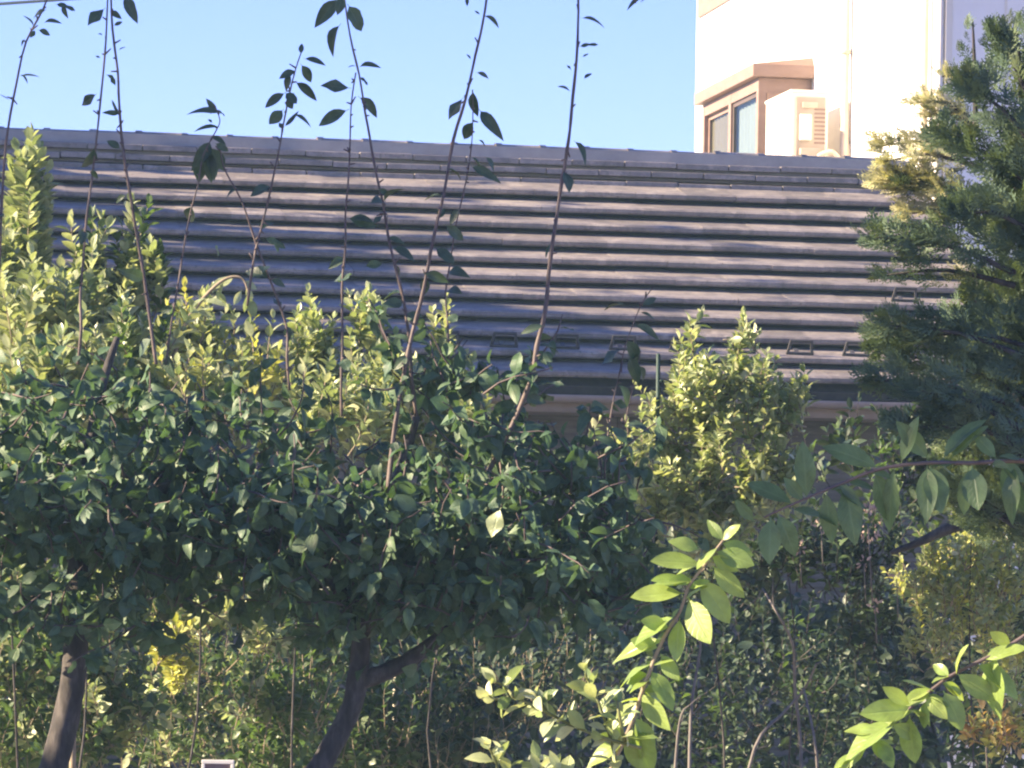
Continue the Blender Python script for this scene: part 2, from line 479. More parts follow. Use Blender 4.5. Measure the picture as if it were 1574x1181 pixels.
def frond_tpl(seed=0):
    r = random.Random(seed)
    V, T, UV = [], [], []

    def dia(p, d, L, w, dz):
        q = Vector((-d.y, d.x, 0))
        b = len(V)
        V.extend([tuple(p), tuple(p + d * L * 0.45 + q * w + Vector((0, 0, dz))), tuple(p + d * L + Vector((0, 0, dz * 2))),
                  tuple(p + d * L * 0.45 - q * w + Vector((0, 0, dz)))])
        UV.extend([(0.9, 0.3)] * 4)
        T.extend([(b, b + 1, b + 2), (b, b + 2, b + 3)])

    for i in range(11):
        t = i / 10
        s = 1 if i % 2 else -1
        ang = s * (1.0 - 0.75 * t) + r.uniform(-.12, .12)
        p = Vector((0.05 + 0.6 * t, 0, -0.06 * t * t))
        d = Vector((math.cos(ang), math.sin(ang), 0))
        L = 0.5 * (1 - 0.35 * t) * r.uniform(.8, 1.1)
        dia(p, d, L, 0.035, r.uniform(-.03, .03))
        for k in range(3):
            u = 0.35 + 0.25 * k
            a2 = ang + (0.55 if k % 2 else -0.55)
            dia(p + d * L * u, Vector((math.cos(a2), math.sin(a2), 0)), L * 0.42 * (1.1 - u * .4), 0.024, r.uniform(-.03, .03))
    dia(Vector((0, 0, 0)), Vector((1, 0, 0)), 0.95, 0.02, -0.03)
    return np.array(V), np.array(T), np.array(UV)


TPL = {
    'pear': [leaf_tpl(0.58, 0.22, 0.25, 0.42), leaf_tpl(0.52, 0.4, 0.35, 0.40, twist=0.5), leaf_tpl(0.62, 0.1, 0.15, 0.45, wav=0.25), leaf_tpl(0.5, 0.5, 0.45, 0.42, twist=-0.4)],
    'oval': [leaf_tpl(0.5, 0.18, 0.3, 0.5, 5), leaf_tpl(0.44, 0.32, 0.4, 0.48, 5, twist=0.4), leaf_tpl(0.54, 0.05, 0.2, 0.52, 5)],
    'small': [leaf_tpl(0.5, 0.15, 0.35, 0.5, 4), leaf_tpl(0.42, 0.3, 0.45, 0.5, 4, twist=0.3)],
    'broad': [leaf_tpl(0.41, 0.12, 0.28, 0.45, 10, stalk=0.06, wav=0.12), leaf_tpl(0.38, 0.28, 0.30, 0.45, 10, stalk=0.06, twist=0.25, wav=0.1), leaf_tpl(0.43, 0.05, 0.22, 0.48, 10, stalk=0.06, twist=-0.2)],
    'frond': [frond_tpl(1), frond_tpl(2), frond_tpl(3)],
}
_single = {}


def single_mesh(kind, var, mat):
    key = (kind, var, mat.name)
    if key not in _single:
        V, T, UV = TPL[kind][var]
        _single[key] = mesh_np('leaf', V, T, mat, 'MESHONLY', smooth=True, uv=UV)
    return _single[key]


def frame(d, nrm):
    d = d.normalized()
    z = nrm - d * nrm.dot(d)
    if z.length < 1e-4: z = d.orthogonal()
    z.normalize()
    y = z.cross(d)
    return d, y, z


class Leaves:
    """collects leaves (position, axis, normal, size); emits some as objects and the rest as one mesh"""

    def __init__(self, kind): self.kind, self.L = kind, []

    def add(self, p, d, n, s, wid=1.0):
        self.L.append((Vector(p), Vector(d), Vector(n), s, wid))

    def single(self, rec, mat, parent, name='leaf'):
        p, d, n, s, wid = rec
        x, y, z = frame(d, n)
        me = single_mesh(self.kind, random.randrange(len(TPL[self.kind])), mat)
        o = bpy.data.objects.new(name, me)
        link(o, parent)
        mw = Matrix(((x.x * s, y.x * s * wid, z.x * s, p.x), (x.y * s, y.y * s * wid, z.y * s, p.y), (x.z * s, y.z * s * wid, z.z * s, p.z), (0, 0, 0, 1)))
        if parent is not None:
            o.matrix_parent_inverse = Matrix.Identity(4)
            o.matrix_local = parent_world(parent).inverted() @ mw
        else:
            o.matrix_world = mw
        return o

    def emit(self, mat, parent, n_single=0, name='foliage', leafname='leaf', inframe=True):
        recs = list(self.L)
        singles = []
        if n_single:
            def key(r):
                return r[0].y - 3.0 * r[3] + random.uniform(0, 0.12)
            cand = sorted([r for r in recs if (not inframe) or in_frame(r[0])], key=key)
            singles = cand[:n_single]
            ids = set(id(r) for r in singles)
            recs = [r for r in recs if id(r) not in ids]
        for r in singles: self.single(r, mat, parent, leafname)
        if recs:
            by = {}
            for r in recs:
                by.setdefault(random.randrange(len(TPL[self.kind])), []).append(r)
            VV, TT, UU, TI = [], [], [], []
            base = 0
            for v, rs in by.items():
                V, T, UV = TPL[self.kind][v]
                A = np.zeros((len(rs), 3, 3)); O = np.zeros((len(rs), 3))
                for i, (p, d, n, s, wid) in enumerate(rs):
                    x, y, z = frame(d, n)
                    A[i] = [[x.x * s, x.y * s, x.z * s], [y.x * s * wid, y.y * s * wid, y.z * s * wid], [z.x * s, z.y * s, z.z * s]]
                    O[i] = p
                W_ = np.einsum('vk,nkj->nvj', V, A) + O[:, None, :]
                nv = len(V)
                VV.append(W_.reshape(-1, 3))
                TT.append((T[None] + (np.arange(len(rs)) * nv)[:, None, None]).reshape(-1, 3) + base)
                UU.append(np.tile(UV, (len(rs), 1)))
                TI.append(np.repeat(rng.random(len(rs)), nv))
                base += nv * len(rs)
            o = mesh_np(name, np.concatenate(VV), np.concatenate(TT), mat, parent, smooth=True,
                        tint=np.concatenate(TI), uv=np.concatenate(UU))
            o['kind'] = 'stuff'
            return o


def parent_world(o):
    m = o.matrix_basis.copy()
    q = o
    while q.parent is not None:
        m = q.parent.matrix_basis @ q.matrix_parent_inverse @ m if q is o else m
        q = q.parent
    if o.parent is not None:
        return o.parent.matrix_basis @ o.matrix_parent_inverse @ o.matrix_basis
    return m


def in_frame(p):
    if p.y < 0.5: return False
    u, w = p.x / p.y, (p.z - EYE) / p.y
    cx, cy = u * cR + w * sR, -u * sR + w * cR
    return -10 < cx * F + CX < 1584 and -10 < HY - cy * F < 1191


def rvec():
    v = Vector(rng.normal(size=3))
    return v.normalized()


UP = Vector((0, 0, 1))


def shoot_leaves(lv, pts, start, n, size, ang=0.9, droop=0.0, opposite=False, jitter=0.35, tip=True):
    """leaves along a polyline"""
    seg = [(pts[i + 1] - pts[i]).length for i in range(len(pts) - 1)]
    tot = sum(seg)
    phase = random.uniform(0, 6.28)
    for k in range(n):
        u = start + (1 - start) * (k + random.uniform(0, .6)) / n
        dist = u * tot
        i = 0
        while i < len(seg) - 1 and dist > seg[i]:
            dist -= seg[i]; i += 1
        d = (pts[i + 1] - pts[i]).normalized()
        p = pts[i] + d * dist
        a = d.orthogonal().normalized(); b = d.cross(a)
        for q in ((0, 1) if opposite else (0,)):
            th = phase + k * (1.57 if opposite else 2.4) + q * math.pi + random.uniform(-jitter, jitter)
            out = a * math.cos(th) + b * math.sin(th)
            A = ang + random.uniform(-.25, .25)
            ax = d * math.cos(A) + out * math.sin(A) - UP * droop
            nr = d * math.sin(A) - out * math.cos(A) + rvec() * 0.35
            s = size * random.uniform(0.65, 1.15) * (1 - 0.35 * max(0, u - 0.75) / 0.25)
            lv.add(p, ax, nr, s)
    if tip:
        d = (pts[-1] - pts[-2]).normalized()
        for q in range(2):
            lv.add(pts[-1], d + rvec() * 0.35, rvec(), size * random.uniform(.45, .8))


def grow(p, d, L, n=4, bend=0.25, lift=0.15):
    pts = [Vector(p)]
    d = Vector(d).normalized()
    for i in range(n):
        d = (d + rvec() * bend + UP * lift).normalized()
        pts.append(pts[-1] + d * (L / n))
    return pts


def shrub(name, label, cat, blobs, kind, mat, size, twigmat, n_single=0, per=9, L=0.16, group=None, base_z=0.0,
          ang=0.9, opposite=False, base=None, droop=0.0, lift=0.15, twig_r=0.0022, mat2=None, frac2=0.0, stems=True, up=0.6, skirt=False):
    """blobs: (px, py, Y, rx px, rz px, ry metres, shoots)"""
    b0 = blobs[0]
    c0 = P(b0[0], b0[1], b0[2])
    loc = Vector(base) if base is not None else Vector((c0.x, c0.y, base_z))
    root = empty(name, loc, label, cat, group)
    lv = Leaves(kind); lv2 = Leaves(kind); tw = Tubes(); st = Tubes()
    if skirt:
        xs_ = [b[0] for b in blobs]
        for xq in np.arange(min(xs_) - 20, max(xs_) + 21, 90):
            for zq in (1330, 1490):
                blobs = blobs + [(float(xq), zq, b0[2] + .2, 90, 110, .25, 9)]
    for bi, (px, py, Y, rx, rz, ry, ns) in enumerate(blobs):
        c = P(px, py, Y)
        sx, sz = rx * Y / F, rz * Y / F
        if stems and bi == 0:
            for q in range(1):
                top = c + Vector((random.uniform(-.5, .5) * sx, random.uniform(-.4, .4) * ry, random.uniform(0, .6) * sz))
                mid = loc.lerp(top, 0.5) + Vector((random.uniform(-.05, .05), random.uniform(-.05, .05), 0))
                st = Tubes()
                st.add([loc + Vector((random.uniform(-.04, .04), random.uniform(-.04, .04), 0)), loc.lerp(top, .3) + Vector((random.uniform(-.07, .07), random.uniform(-.05, .05), 0)), mid, loc.lerp(top, .8) + Vector((random.uniform(-.06, .06), 0, 0)), top], [0.005, 0.0045, 0.0035, .0025, 0.0015], 6, 4)
                st.build('stem', M['bark'], root)
        for k in range(ns):
            v = rvec() * (rng.random() ** 0.4)
            p = c + Vector((v.x * sx, v.y * ry, v.z * sz))
            out = Vector((v.x, v.y, v.z))
            d = UP * up + out * 0.7 + rvec() * 0.5
            pts = grow(p - d.normalized() * L * 0.6, d, L * random.uniform(.6, 1.3), 4, 0.22, lift)
            tw.add(pts, [twig_r, twig_r * .9, twig_r * .8, twig_r * .65, twig_r * .4], 4, 1)
            shoot_leaves(lv2 if random.random() < frac2 else lv, pts, 0.12, per, size, ang, droop, opposite)
    tag(tw.build('twigs', twigmat, root), kind='stuff')
    lv.emit(mat, root, n_single)
    if lv2.L: lv2.emit(mat2, root, 0 if n_single == 0 else n_single // 4)
    return root


# ------------------------------------------------------------------ ground
g = bmesh.new()
nx, ny = 60, 60
xs = np.concatenate([np.linspace(-400, -12, 12), np.linspace(-11, 11, 36), np.linspace(12, 400, 12)])
ys = np.concatenate([np.linspace(-100, -2, 6), np.linspace(-1, 36, 46), np.linspace(38, 600, 8)])
gv = [[g.verts.new((x, y, 0.02 * math.sin(x * 2.1 + y) * math.sin(y * 1.7 - x * .6) - 0.02)) for x in xs] for y in ys]
for j in range(len(ys) - 1):
    for i in range(len(xs) - 1):
        g.faces.new((gv[j][i], gv[j][i + 1], gv[j + 1][i + 1], gv[j + 1][i]))
tag(bm_obj('ground', g, M['pale_ground']), kind='structure')

# ------------------------------------------------------------------ tiled house (single storey)
AL = math.radians(10.5)
r_ = Vector((math.cos(AL), math.sin(AL), 0))
l_ = Vector((-math.sin(AL), math.cos(AL), 0))
BETA = math.radians(28)
E0 = P(787, 590, 20.0)
sl = l_ * math.cos(BETA) + UP * math.sin(BETA)       # up the slope
nr_ = -l_ * math.sin(BETA) + UP * math.cos(BETA)     # roof normal
TW, TE, NC = 0.295, 0.2425, 11
A1 = 2.86
NT = 27
A0 = A1 - NT * TW
bungalow = empty('bungalow', Vector((E0.x, E0.y + 3, 0)), 'low house with grey brown tiled roof behind the hedge of fruit trees', 'house')


def RP(a, s, h): return E0 + r_ * a + sl * s + nr_ * h


# one tile: profile along the slope (s, h), 4 columns across
def tile_mesh():
    prof_top = [(-0.010, 0.048), (-0.014, 0.060), (-0.009, 0.077), (0.006, 0.081), (0.12, 0.047), (TE + 0.06, 0.001)]
    prof_bot = [(TE + 0.06, -0.012), (0.10, 0.018), (0.002, 0.045)]
    prof = prof_top + prof_bot
    colu = [0.0002, TW * 0.3, TW * 0.62, TW - 0.0002]
    lift = [0.000, 0.0004, 0.0004, 0.000]
    V = []
    for a, lf in zip(colu, lift):
        for (s, h) in prof: V.append((a, s, h + (lf if h > 0.015 else 0)))
    k = len(prof)
    T = []
    for c in range(len(colu) - 1):
        for i in range(k):
            j = (i + 1) % k
            q = (c * k + i, c * k + j, (c + 1) * k + j, (c + 1) * k + i)
            T += [(q[0], q[2], q[1]), (q[0], q[3], q[2])]
    for c, flip in ((0, 0), (len(colu) - 1, 1)):
        for i in range(1, k - 1):
            t = (c * k, c * k + i, c * k + i + 1)
            T.append(t if not flip else (t[0], t[2], t[1]))
    return mesh_np('roof_tile', V, T, M['tile'], 'MESHONLY')


roof = box_obj('roof', RP(A0 - 0.02, 0.0, -0.09), r_ * (A1 - A0 + 0.04), sl * (TE * NC + 0.26), nr_ * 0.085, M['darkwood'], bungalow)
tm_ = tile_mesh()
RB = Matrix((( r_.x, sl.x, nr_.x, 0), (r_.y, sl.y, nr_.y, 0), (r_.z, sl.z, nr_.z, 0), (0, 0, 0, 1)))
pinv = (bungalow.matrix_basis).inverted()
for c in range(NC):
    for i in range(NT):
        o = bpy.data.objects.new('roof_tile', tm_)
        COL.objects.link(o)
        o.parent = roof
        mw = Matrix.Translation(RP(A0 + i * TW + random.uniform(-.0015, .0015), c * TE + random.uniform(-.004, .004), random.uniform(-.0003, .0003))) @ RB @ Matrix.Rotation(random.uniform(-.004, .004), 4, 'Z') @ Matrix.Rotation(random.uniform(-.006, .006), 4, 'X')
        o.matrix_parent_inverse = parent_world(roof).inverted()
        o.matrix_basis = mw
# back slope
S_R = TE * NC + 0.26
ridge0 = RP(0, S_R, 0)
slb = l_ * math.cos(BETA) - UP * math.sin(BETA)
nrb = l_ * math.sin(BETA) + UP * math.cos(BETA)
box_obj('rear_roof', ridge0 + r_ * (A0 - 0.02) - nrb * 0.06, r_ * (A1 - A0 + 0.04), slb * 3.0, nrb * 0.06, M['tile'], bungalow)
# ridge: three courses of flat ridge tiles and a rounded cap row
rb0 = ridge0
ridge = empty('tmp', Vector((0, 0, 0)), 'x', 'x'); bpy.data.objects.remove(ridge)
mort = box_obj('ridge', rb0 + r_ * (A0 + 0.02) - l_ * 0.09 - UP * 0.12, r_ * (A1 - A0 - 0.04), l_ * 0.18, UP * 0.235, M['concrete'], bungalow)


def ridge_piece(name, w, h, length, lean):
    bm = bmesh.new()
    add_box(bm, Vector((0, -w / 2, 0)), Vector((length - 0.005, 0, 0)), Vector((0, w, 0)), Vector((0, 0, h)), bevel=0.006)
    for v in bm.verts:
        v.co.z -= abs(v.co.y) * lean
    bmesh.ops.recalc_face_normals(bm, faces=bm.faces)
    me = bpy.data.meshes.new(name); bm.to_mesh(me); bm.free()
    me.materials.append(M['tile'])
    return me


def cap_mesh(length, rad):
    pts = 9
    V, T = [], []
    for xx, rr in ((0, rad * 1.12), (0.035, rad * 1.12), (0.04, rad), (length + 0.03, rad * 0.97)):
        for k in range(pts):
            th = math.pi * k / (pts - 1)
            V.append((xx, -math.cos(th) * rr * 1.25, math.sin(th) * rr))
    for j in range(3):
        for k in range(pts - 1):
            a = j * pts + k
            T += [(a, a + pts, a + pts + 1), (a, a + pts + 1, a + 1)]
    T += [(0, k + 1, k) for k in range(1, pts - 1)]
    return mesh_np('ridge_cap', V, T, M['tile'], 'MESHONLY', smooth=True)


HB = Matrix(((r_.x, l_.x, 0, 0), (r_.y, l_.y, 0, 0), (0, 0, 1, 0), (0, 0, 0, 1)))
for lay, (w, z, ln) in enumerate(((0.40, -0.06, 0.31), (0.345, -0.005, 0.31), (0.30, 0.048, 0.31))):
    me = ridge_piece('ridge_tile', w, 0.032, ln, 0.22)
    n = int((A1 - A0) / ln)
    for i in range(n + 1):
        a = A0 + (i - (0.5 if lay % 2 else 0)) * ln
        if a < A0 - .2 or a > A1 - 0.2: continue
        o = bpy.data.objects.new('ridge_tile', me); COL.objects.link(o); o.parent = mort
        o.matrix_parent_inverse = parent_world(mort).inverted()
        o.matrix_basis = Matrix.Translation(rb0 + r_ * a + UP * (z + random.uniform(-.003, .003))) @ HB @ Matrix.Rotation(random.uniform(-.006, .006), 4, 'Z') @ Matrix.Rotation(random.uniform(-.004, .004), 4, 'Y')
cm = cap_mesh(0.26, 0.05)
for i in range(int((A1 - A0) / 0.26)):
    o = bpy.data.objects.new('ridge_cap', cm); COL.objects.link(o); o.parent = mort
    o.matrix_parent_inverse = parent_world(mort).inverted()
    o.matrix_basis = Matrix.Translation(rb0 + r_ * (A0 + i * 0.26) + UP * (0.085 + random.uniform(-.003, .003))) @ HB @ Matrix.Rotation(random.uniform(-.01, .01), 4, 'Z')
# verge tiles down the right gable
for c in range(NC):
    bm = bmesh.new()
    add_box(bm, RP(A1 - 0.012, c * TE - 0.012, -0.10), r_ * 0.045, sl * (TE + 0.008), nr_ * 0.155, 0.008)
    for v in bm.verts:
        s = (v.co - RP(A1, c * TE, 0)).dot(sl)
        v.co -= nr_ * (0.03 * max(0, s) / TE)
    bm_obj('verge_tile', bm, M['tile'], roof)
# eave: fascia boards, gutter
box_obj('fascia', RP(A0, 0.02, -0.16) , r_ * (A1 - A0), l_ * 0.03, UP * 0.09, M['gutter'], bungalow)
gt = bmesh.new()
prof = [(math.cos(math.pi + math.pi * k / 8) * 0.038, math.sin(math.pi + math.pi * k / 8) * 0.038) for k in range(9)]
prof += [(x * 0.94, z * 0.94 + 0.002) for x, z in reversed(prof)]
g0 = RP(0, -0.02, -0.05)
rows = []
for a in np.linspace(A0 - 0.02, A1 + 0.02, 12):
    rows.append([gt.verts.new(g0 + r_ * a - l_ * 0.02 + l_ * x + UP * (z)) for x, z in prof])
for j in range(len(rows) - 1):
    for k in range(len(prof)):
        k2 = (k + 1) % len(prof)
        gt.faces.new((rows[j][k], rows[j][k2], rows[j + 1][k2], rows[j + 1][k]))
bm_obj('gutter', gt, M['gutter'], bungalow, smooth=True)
tb = Tubes()
for a in np.arange(A0 + 0.3, A1, 0.9):
    q = g0 + r_ * a - l_ * 0.02
    tb.add([q + l_ * math.cos(t) * 0.042 + UP * math.sin(t) * 0.042 for t in np.linspace(math.pi, 2 * math.pi, 7)], [0.006] * 7, 5, 1)
tb.build('gutter_bracket', M['greymetal'], bungalow)
# soffit + wall of weatherboards
wall_o = RP(A0 + 0.25, 0, 0) + l_ * 0.55
wz_top = (E0.z - 0.06)
wallA0 = Vector((wall_o.x, wall_o.y, 0))
wl = (A1 - A0 - 0.6)
box_obj('soffit', RP(A0 + 0.02, 0.03, -0.17), r_ * (A1 - A0 - 0.04), l_ * 0.53, UP * 0.012, M['gutter'], bungalow)
wall = box_obj('wall', wallA0, r_ * wl, l_ * 4.4, UP * wz_top, M['siding'], bungalow)
bh = 0.145
nb = int((wz_top) / bh)
for k in range(nb):
    for q in range(4):
        st0 = wl / 4 * q + (0.35 if k % 2 else 0) * (0 if q == 0 else 1)
        st1 = wl / 4 * (q + 1) + (0.35 if (k % 2 and q < 3) else 0)
        bm = bmesh.new()
        o_ = wallA0 + r_ * (st0 + 0.002) - l_ * 0.024 + UP * (k * bh)
        add_box(bm, o_, r_ * (st1 - st0 - 0.004), l_ * 0.018, UP * (bh + 0.012), 0.003)
        for v in bm.verts:
            t = (v.co.z - o_.z) / (bh + 0.012)
            v.co += l_ * 0.012 * t
        bm_obj('board', bm, M['siding'], wall)
# gable triangle right
gb = bmesh.new()
p0 = wallA0 + r_ * (wl + .002) + UP * wz_top
tri = [p0, p0 + l_ * 4.4, p0 + l_ * 2.2 + UP * 1.15]
f1 = [gb.verts.new(v) for v in tri]; f2 = [gb.verts.new(v - r_ * 0.1) for v in tri]
gb.faces.new(f1); gb.faces.new(f2[::-1])
for i in range(3): gb.faces.new((f1[i], f1[(i + 1) % 3], f2[(i + 1) % 3], f2[i]))
bm_obj('gable', gb, M['siding'], bungalow)


# snow guards
def snow_guard(px, course, nth):
    # locate column a on that course for the photo column px
    s = course * TE + 0.10
    best = min(np.linspace(A0, A1, 1200), key=lambda a: abs((lambda p: ((p.x / p.y) * cR + ((p.z - EYE) / p.y) * sR) * F + CX)(RP(a, s, 0.04)) - px))
    p = RP(best, s - 0.04, 0.056)
    bm = bmesh.new()
    w0, w1, hh, th, dp = 0.070, 0.055, 0.088, 0.014, 0.010
    def bar(a, b, wv, d):
        t_ = (b - a).normalized(); sd_ = t_.cross(nr_cross).normalized() * wv
        add_box(bm, a - sd_ * .5 - sl * d * .5, b - a, sd_, sl * d)
    nr_cross = sl
    bar(p - r_ * w0 - nr_ * .01, p - r_ * w1 + nr_ * hh, th, dp)
    bar(p + r_ * w0 - nr_ * .01, p + r_ * w1 + nr_ * hh, th, dp)
    bar(p - r_ * (w1 + .006) + nr_ * hh, p + r_ * (w1 + .006) + nr_ * hh, th, dp + .002)
    bar(p - r_ * (w0 + .004) + nr_ * 0.018, p + r_ * (w0 + .004) + nr_ * 0.018, th * .9, dp + .003)
    add_box(bm, p - r_ * 0.012 - nr_ * .006, r_ * 0.024, sl * 0.10, nr_ * 0.006)
    bm_obj('snow_guard', bm, M['guard'], roof)


for px, c in ((595, 1), (683, 1), (772, 1), (866, 1), (955, 1), (1045, 1), (1136, 1), (1226, 1), (1312, 1), (1386, 4)):
    snow_guard(px, c, 0)

# ------------------------------------------------------------------ tall white house
C0 = P(1456, 0, 27.4); C0.z = 0          # near corner
LW = 7.75
HT = 6.62 + 0.35
house = empty('white_house', C0 + r_ * 2 + l_ * 3, 'tall white plastered house with brown bay window above the tiled roof', 'house')
body = box_obj('wall', C0.copy(), r_ * 6.0, l_ * LW, UP * HT, M['plaster'], house)
# brown cladding band under the eaves
box_obj('cladding_band', C0 - r_ * 0.022 + UP * 6.63 - l_ * 0.0, r_ * 0.02, l_ * (LW - 0.12), UP * 0.34, M['brown'], house)
# hipped roof
hb = bmesh.new()
oh = 0.45
q0 = C0 - r_ * oh * .3 - l_ * oh + UP * HT
cs = [q0, q0 + r_ * (6 + oh * 1.3), q0 + r_ * (6 + oh * 1.3) + l_ * (LW + 2 * oh), q0 + l_ * (LW + 2 * oh)]
lo = [hb.verts.new(c) for c in cs]; up_ = [hb.verts.new(c + UP * 0.14) for c in cs]
t1 = hb.verts.new(q0 + r_ * 3.2 + l_ * 2.6 + UP * 1.9); t2 = hb.verts.new(q0 + r_ * 3.2 + l_ * (LW + 2 * oh - 2.6) + UP * 1.9)
hb.faces.new(lo[::-1])
for i in range(4): hb.faces.new((lo[i], lo[(i + 1) % 4], up_[(i + 1) % 4], up_[i]))
hb.faces.new((up_[0], up_[1], t1)); hb.faces.new((up_[1], up_[2], t2, t1)); hb.faces.new((up_[2], up_[3], t2)); hb.faces.new((up_[3], up_[0], t1, t2))
bm_obj('roof', hb, M['brown_dark'], house)
# corner trim and downpipes
box_obj('corner_trim', C0 - r_ * 0.012 - l_ * 0.012, r_ * 0.05, l_ * 0.30, UP * 6.6, M['ivory'], house, 0.004)
tp = Tubes()
z0, z1 = 0.1, 6.9
q = C0 - r_ * 0.045 + l_ * 0.02
tp.add([q + UP * z0, q + UP * z1], [0.03, 0.03], 10, 1)
for z in np.arange(0.6, 6.8, 1.05):
    tp.add([q + UP * z, q + UP * (z + 0.03)], [0.036, 0.036], 10, 1)
tp.build('downpipe', M['ivory'], house)
tp = Tubes()
q = C0 - r_ * 0.05 + l_ * 0.36
tp.add([q + UP * z0, q + UP * z1], [0.026, 0.026], 10, 1)
tp.build('conduit', M['beige'], house)
tp = Tubes()
q = C0 + l_ * 2.50 - r_ * 0.05
tp.add([q + UP * z0, q + UP * 6.62], [0.032, 0.032], 10, 1)
for z in np.arange(0.9, 6.6, 0.95):
    tp.add([q + UP * z - r_ * 0.0, q + UP * (z + 0.035)], [0.042, 0.042], 10, 1)
tp.build('downpipe', M['beige'], house)
# seam on the shaded front wall
box_obj('wall_joint', C0 + r_ * 0.42 - l_ * 0.006, r_ * 0.018, l_ * 0.008, UP * 6.6, M['ivory'], house)
# bay window : near return at t=3.63 m from the corner
T0 = 3.66
BD, BL = 0.44, 1.93
bz0, bz1 = 4.25, 5.60
B0 = C0 + l_ * T0 - r_ * BD              # near outer corner
bay = box_obj('bay_window', B0 + UP * bz0, r_ * (BD - 0.002), l_ * BL, UP * 0.10, M['brown'], house)
fr = bmesh.new()
fw = 0.07
zt = bz1
for (s, e) in ((0, fw), (BL * 0.5 - 0.045, BL * 0.5 + 0.045), (BL - fw, BL)):
    add_box(fr, B0 + l_ * s + UP * (bz0 + 0.102), r_ * fw, l_ * (e - s), UP * (zt - bz0 - 0.104), 0.004)
add_box(fr, B0 + l_ * 0.002 + r_ * 0.002 + UP * (zt - 0.10), r_ * (fw - .01), l_ * (BL - .004), UP * 0.098)
add_box(fr, B0 + l_ * 0.003 + r_ * 0.003 + UP * (bz0 + 0.104), r_ * (fw - .01), l_ * (BL - .006), UP * 0.07)
bm_obj('window_frame', fr, M['brown'], bay)
# sashes
for q, (s, e, cm_) in enumerate(((fw, BL * 0.5 - 0.045, 'lace'), (BL * 0.5 + 0.045, BL - fw, 'curtain'))):
    sb = bmesh.new()
    off = 0.018 + 0.02 * q
    z_a, z_b = bz0 + 0.176, zt - 0.102
    add_box(sb, B0 + r_ * off + l_ * s + UP * z_a, r_ * 0.02, l_ * 0.035, UP * (z_b - z_a))
    add_box(sb, B0 + r_ * off + l_ * (e - 0.035) + UP * z_a, r_ * 0.02, l_ * 0.035, UP * (z_b - z_a))
    add_box(sb, B0 + r_ * (off + .001) + l_ * (s + .036) + UP * (z_b - 0.035), r_ * 0.018, l_ * (e - s - .072), UP * 0.034)
    bm_obj('sash', sb, M['brown_dark'] if q == 0 else M['brown'], bay)
    box_obj('pane', B0 + r_ * (off + 0.006) + l_ * (s + 0.035) + UP * z_a, r_ * 0.005, l_ * (e - s - 0.07), UP * (z_b - z_a - 0.036), M['glass'], bay)
    cb = bmesh.new()
    n = 26
    prev = None
    for k in range(n + 1):
        u = s + (e - s) * k / n
        d = 0.066 + 0.010 * math.sin(k * 1.9)
        a = cb.verts.new(B0 + r_ * d + l_ * u + UP * (bz0 + 0.11)); b = cb.verts.new(B0 + r_ * d + l_ * u + UP * (zt - 0.04))
        if prev: cb.faces.new((prev[0], a, b, prev[1]))
        prev = (a, b)
    bm_obj('curtain', cb, M[cm_], bay, smooth=True)
# near return of the bay (solid brown panel) and far return
box_obj('side_panel', B0 + r_ * (fw + .002) + l_ * 0.01 + UP * (bz0 + .102), r_ * (BD - fw - .004), l_ * 0.03, UP * (zt - bz0 - .104), M['brown'], bay)
box_obj('side_panel', B0 + r_ * (fw + .002) + l_ * (BL - 0.04) + UP * (bz0 + .102), r_ * (BD - fw - .004), l_ * 0.03, UP * (zt - bz0 - .104), M['brown'], bay)
box_obj('side_rail', B0 + r_ * (fw + .004) - l_ * 0.014 + UP * (zt - 0.22), r_ * (BD - fw - .008), l_ * 0.022, UP * 0.10, M['brown'], bay, 0.003)
# hood : fascia frame with sloping top
hd = bmesh.new()
ov = 0.06
add_box(hd, B0 - r_ * ov - l_ * ov + UP * (zt + .002), r_ * (BD + ov - .002), l_ * (BL + 2 * ov), UP * 0.10, 0.005)
h0 = B0 - r_ * (ov - .004) - l_ * (ov - .004) + UP * (zt + 0.102)
a_ = [hd.verts.new(v) for v in (h0, h0 + r_ * (BD + ov - .008), h0 + r_ * (BD + ov - .008) + l_ * (BL + 2 * ov - .008), h0 + l_ * (BL + 2 * ov - .008))]
b_ = [hd.verts.new(v) for v in (h0 + r_ * (BD + ov - .008) + l_ * .05 + UP * 0.07, h0 + r_ * (BD + ov - .008) + l_ * (BL + 2 * ov - .06) + UP * 0.07)]
hd.faces.new((a_[0], a_[1], b_[0])); hd.faces.new((a_[0], b_[0], b_[1], a_[3])); hd.faces.new((a_[3], b_[1], a_[2])); hd.faces.new((a_[1], a_[2], b_[1], b_[0]))
bm_obj('hood', hd, M['brown'], bay)

# air conditioner unit on wall brackets, its narrow end towards the viewer
AN = C0 + l_ * 2.53 - r_ * 0.46           # near left bottom corner
az0, ah, ad_, aw = 4.76, 0.60, 0.29, 0.80
ac = empty('air_conditioner', AN + UP * az0, 'ivory outdoor air conditioner unit mounted beside the brown bay window', 'air conditioner')
case = box_obj('casing', AN + UP * az0, r_ * ad_, l_ * aw, UP * ah, M['ivory'], ac, 0.012)
box_obj('lid', AN - r_ * 0.008 - l_ * 0.008 + UP * (az0 + ah - .012), r_ * (ad_ + .016), l_ * (aw + .016), UP * 0.022, M['ivory'], ac, 0.006)
box_obj('end_panel', AN + r_ * 0.035 - l_ * 0.010 + UP * (az0 + 0.03), r_ * (ad_ - .06), l_ * 0.012, UP * (ah - .075), M['ac_end'], ac, 0.004)
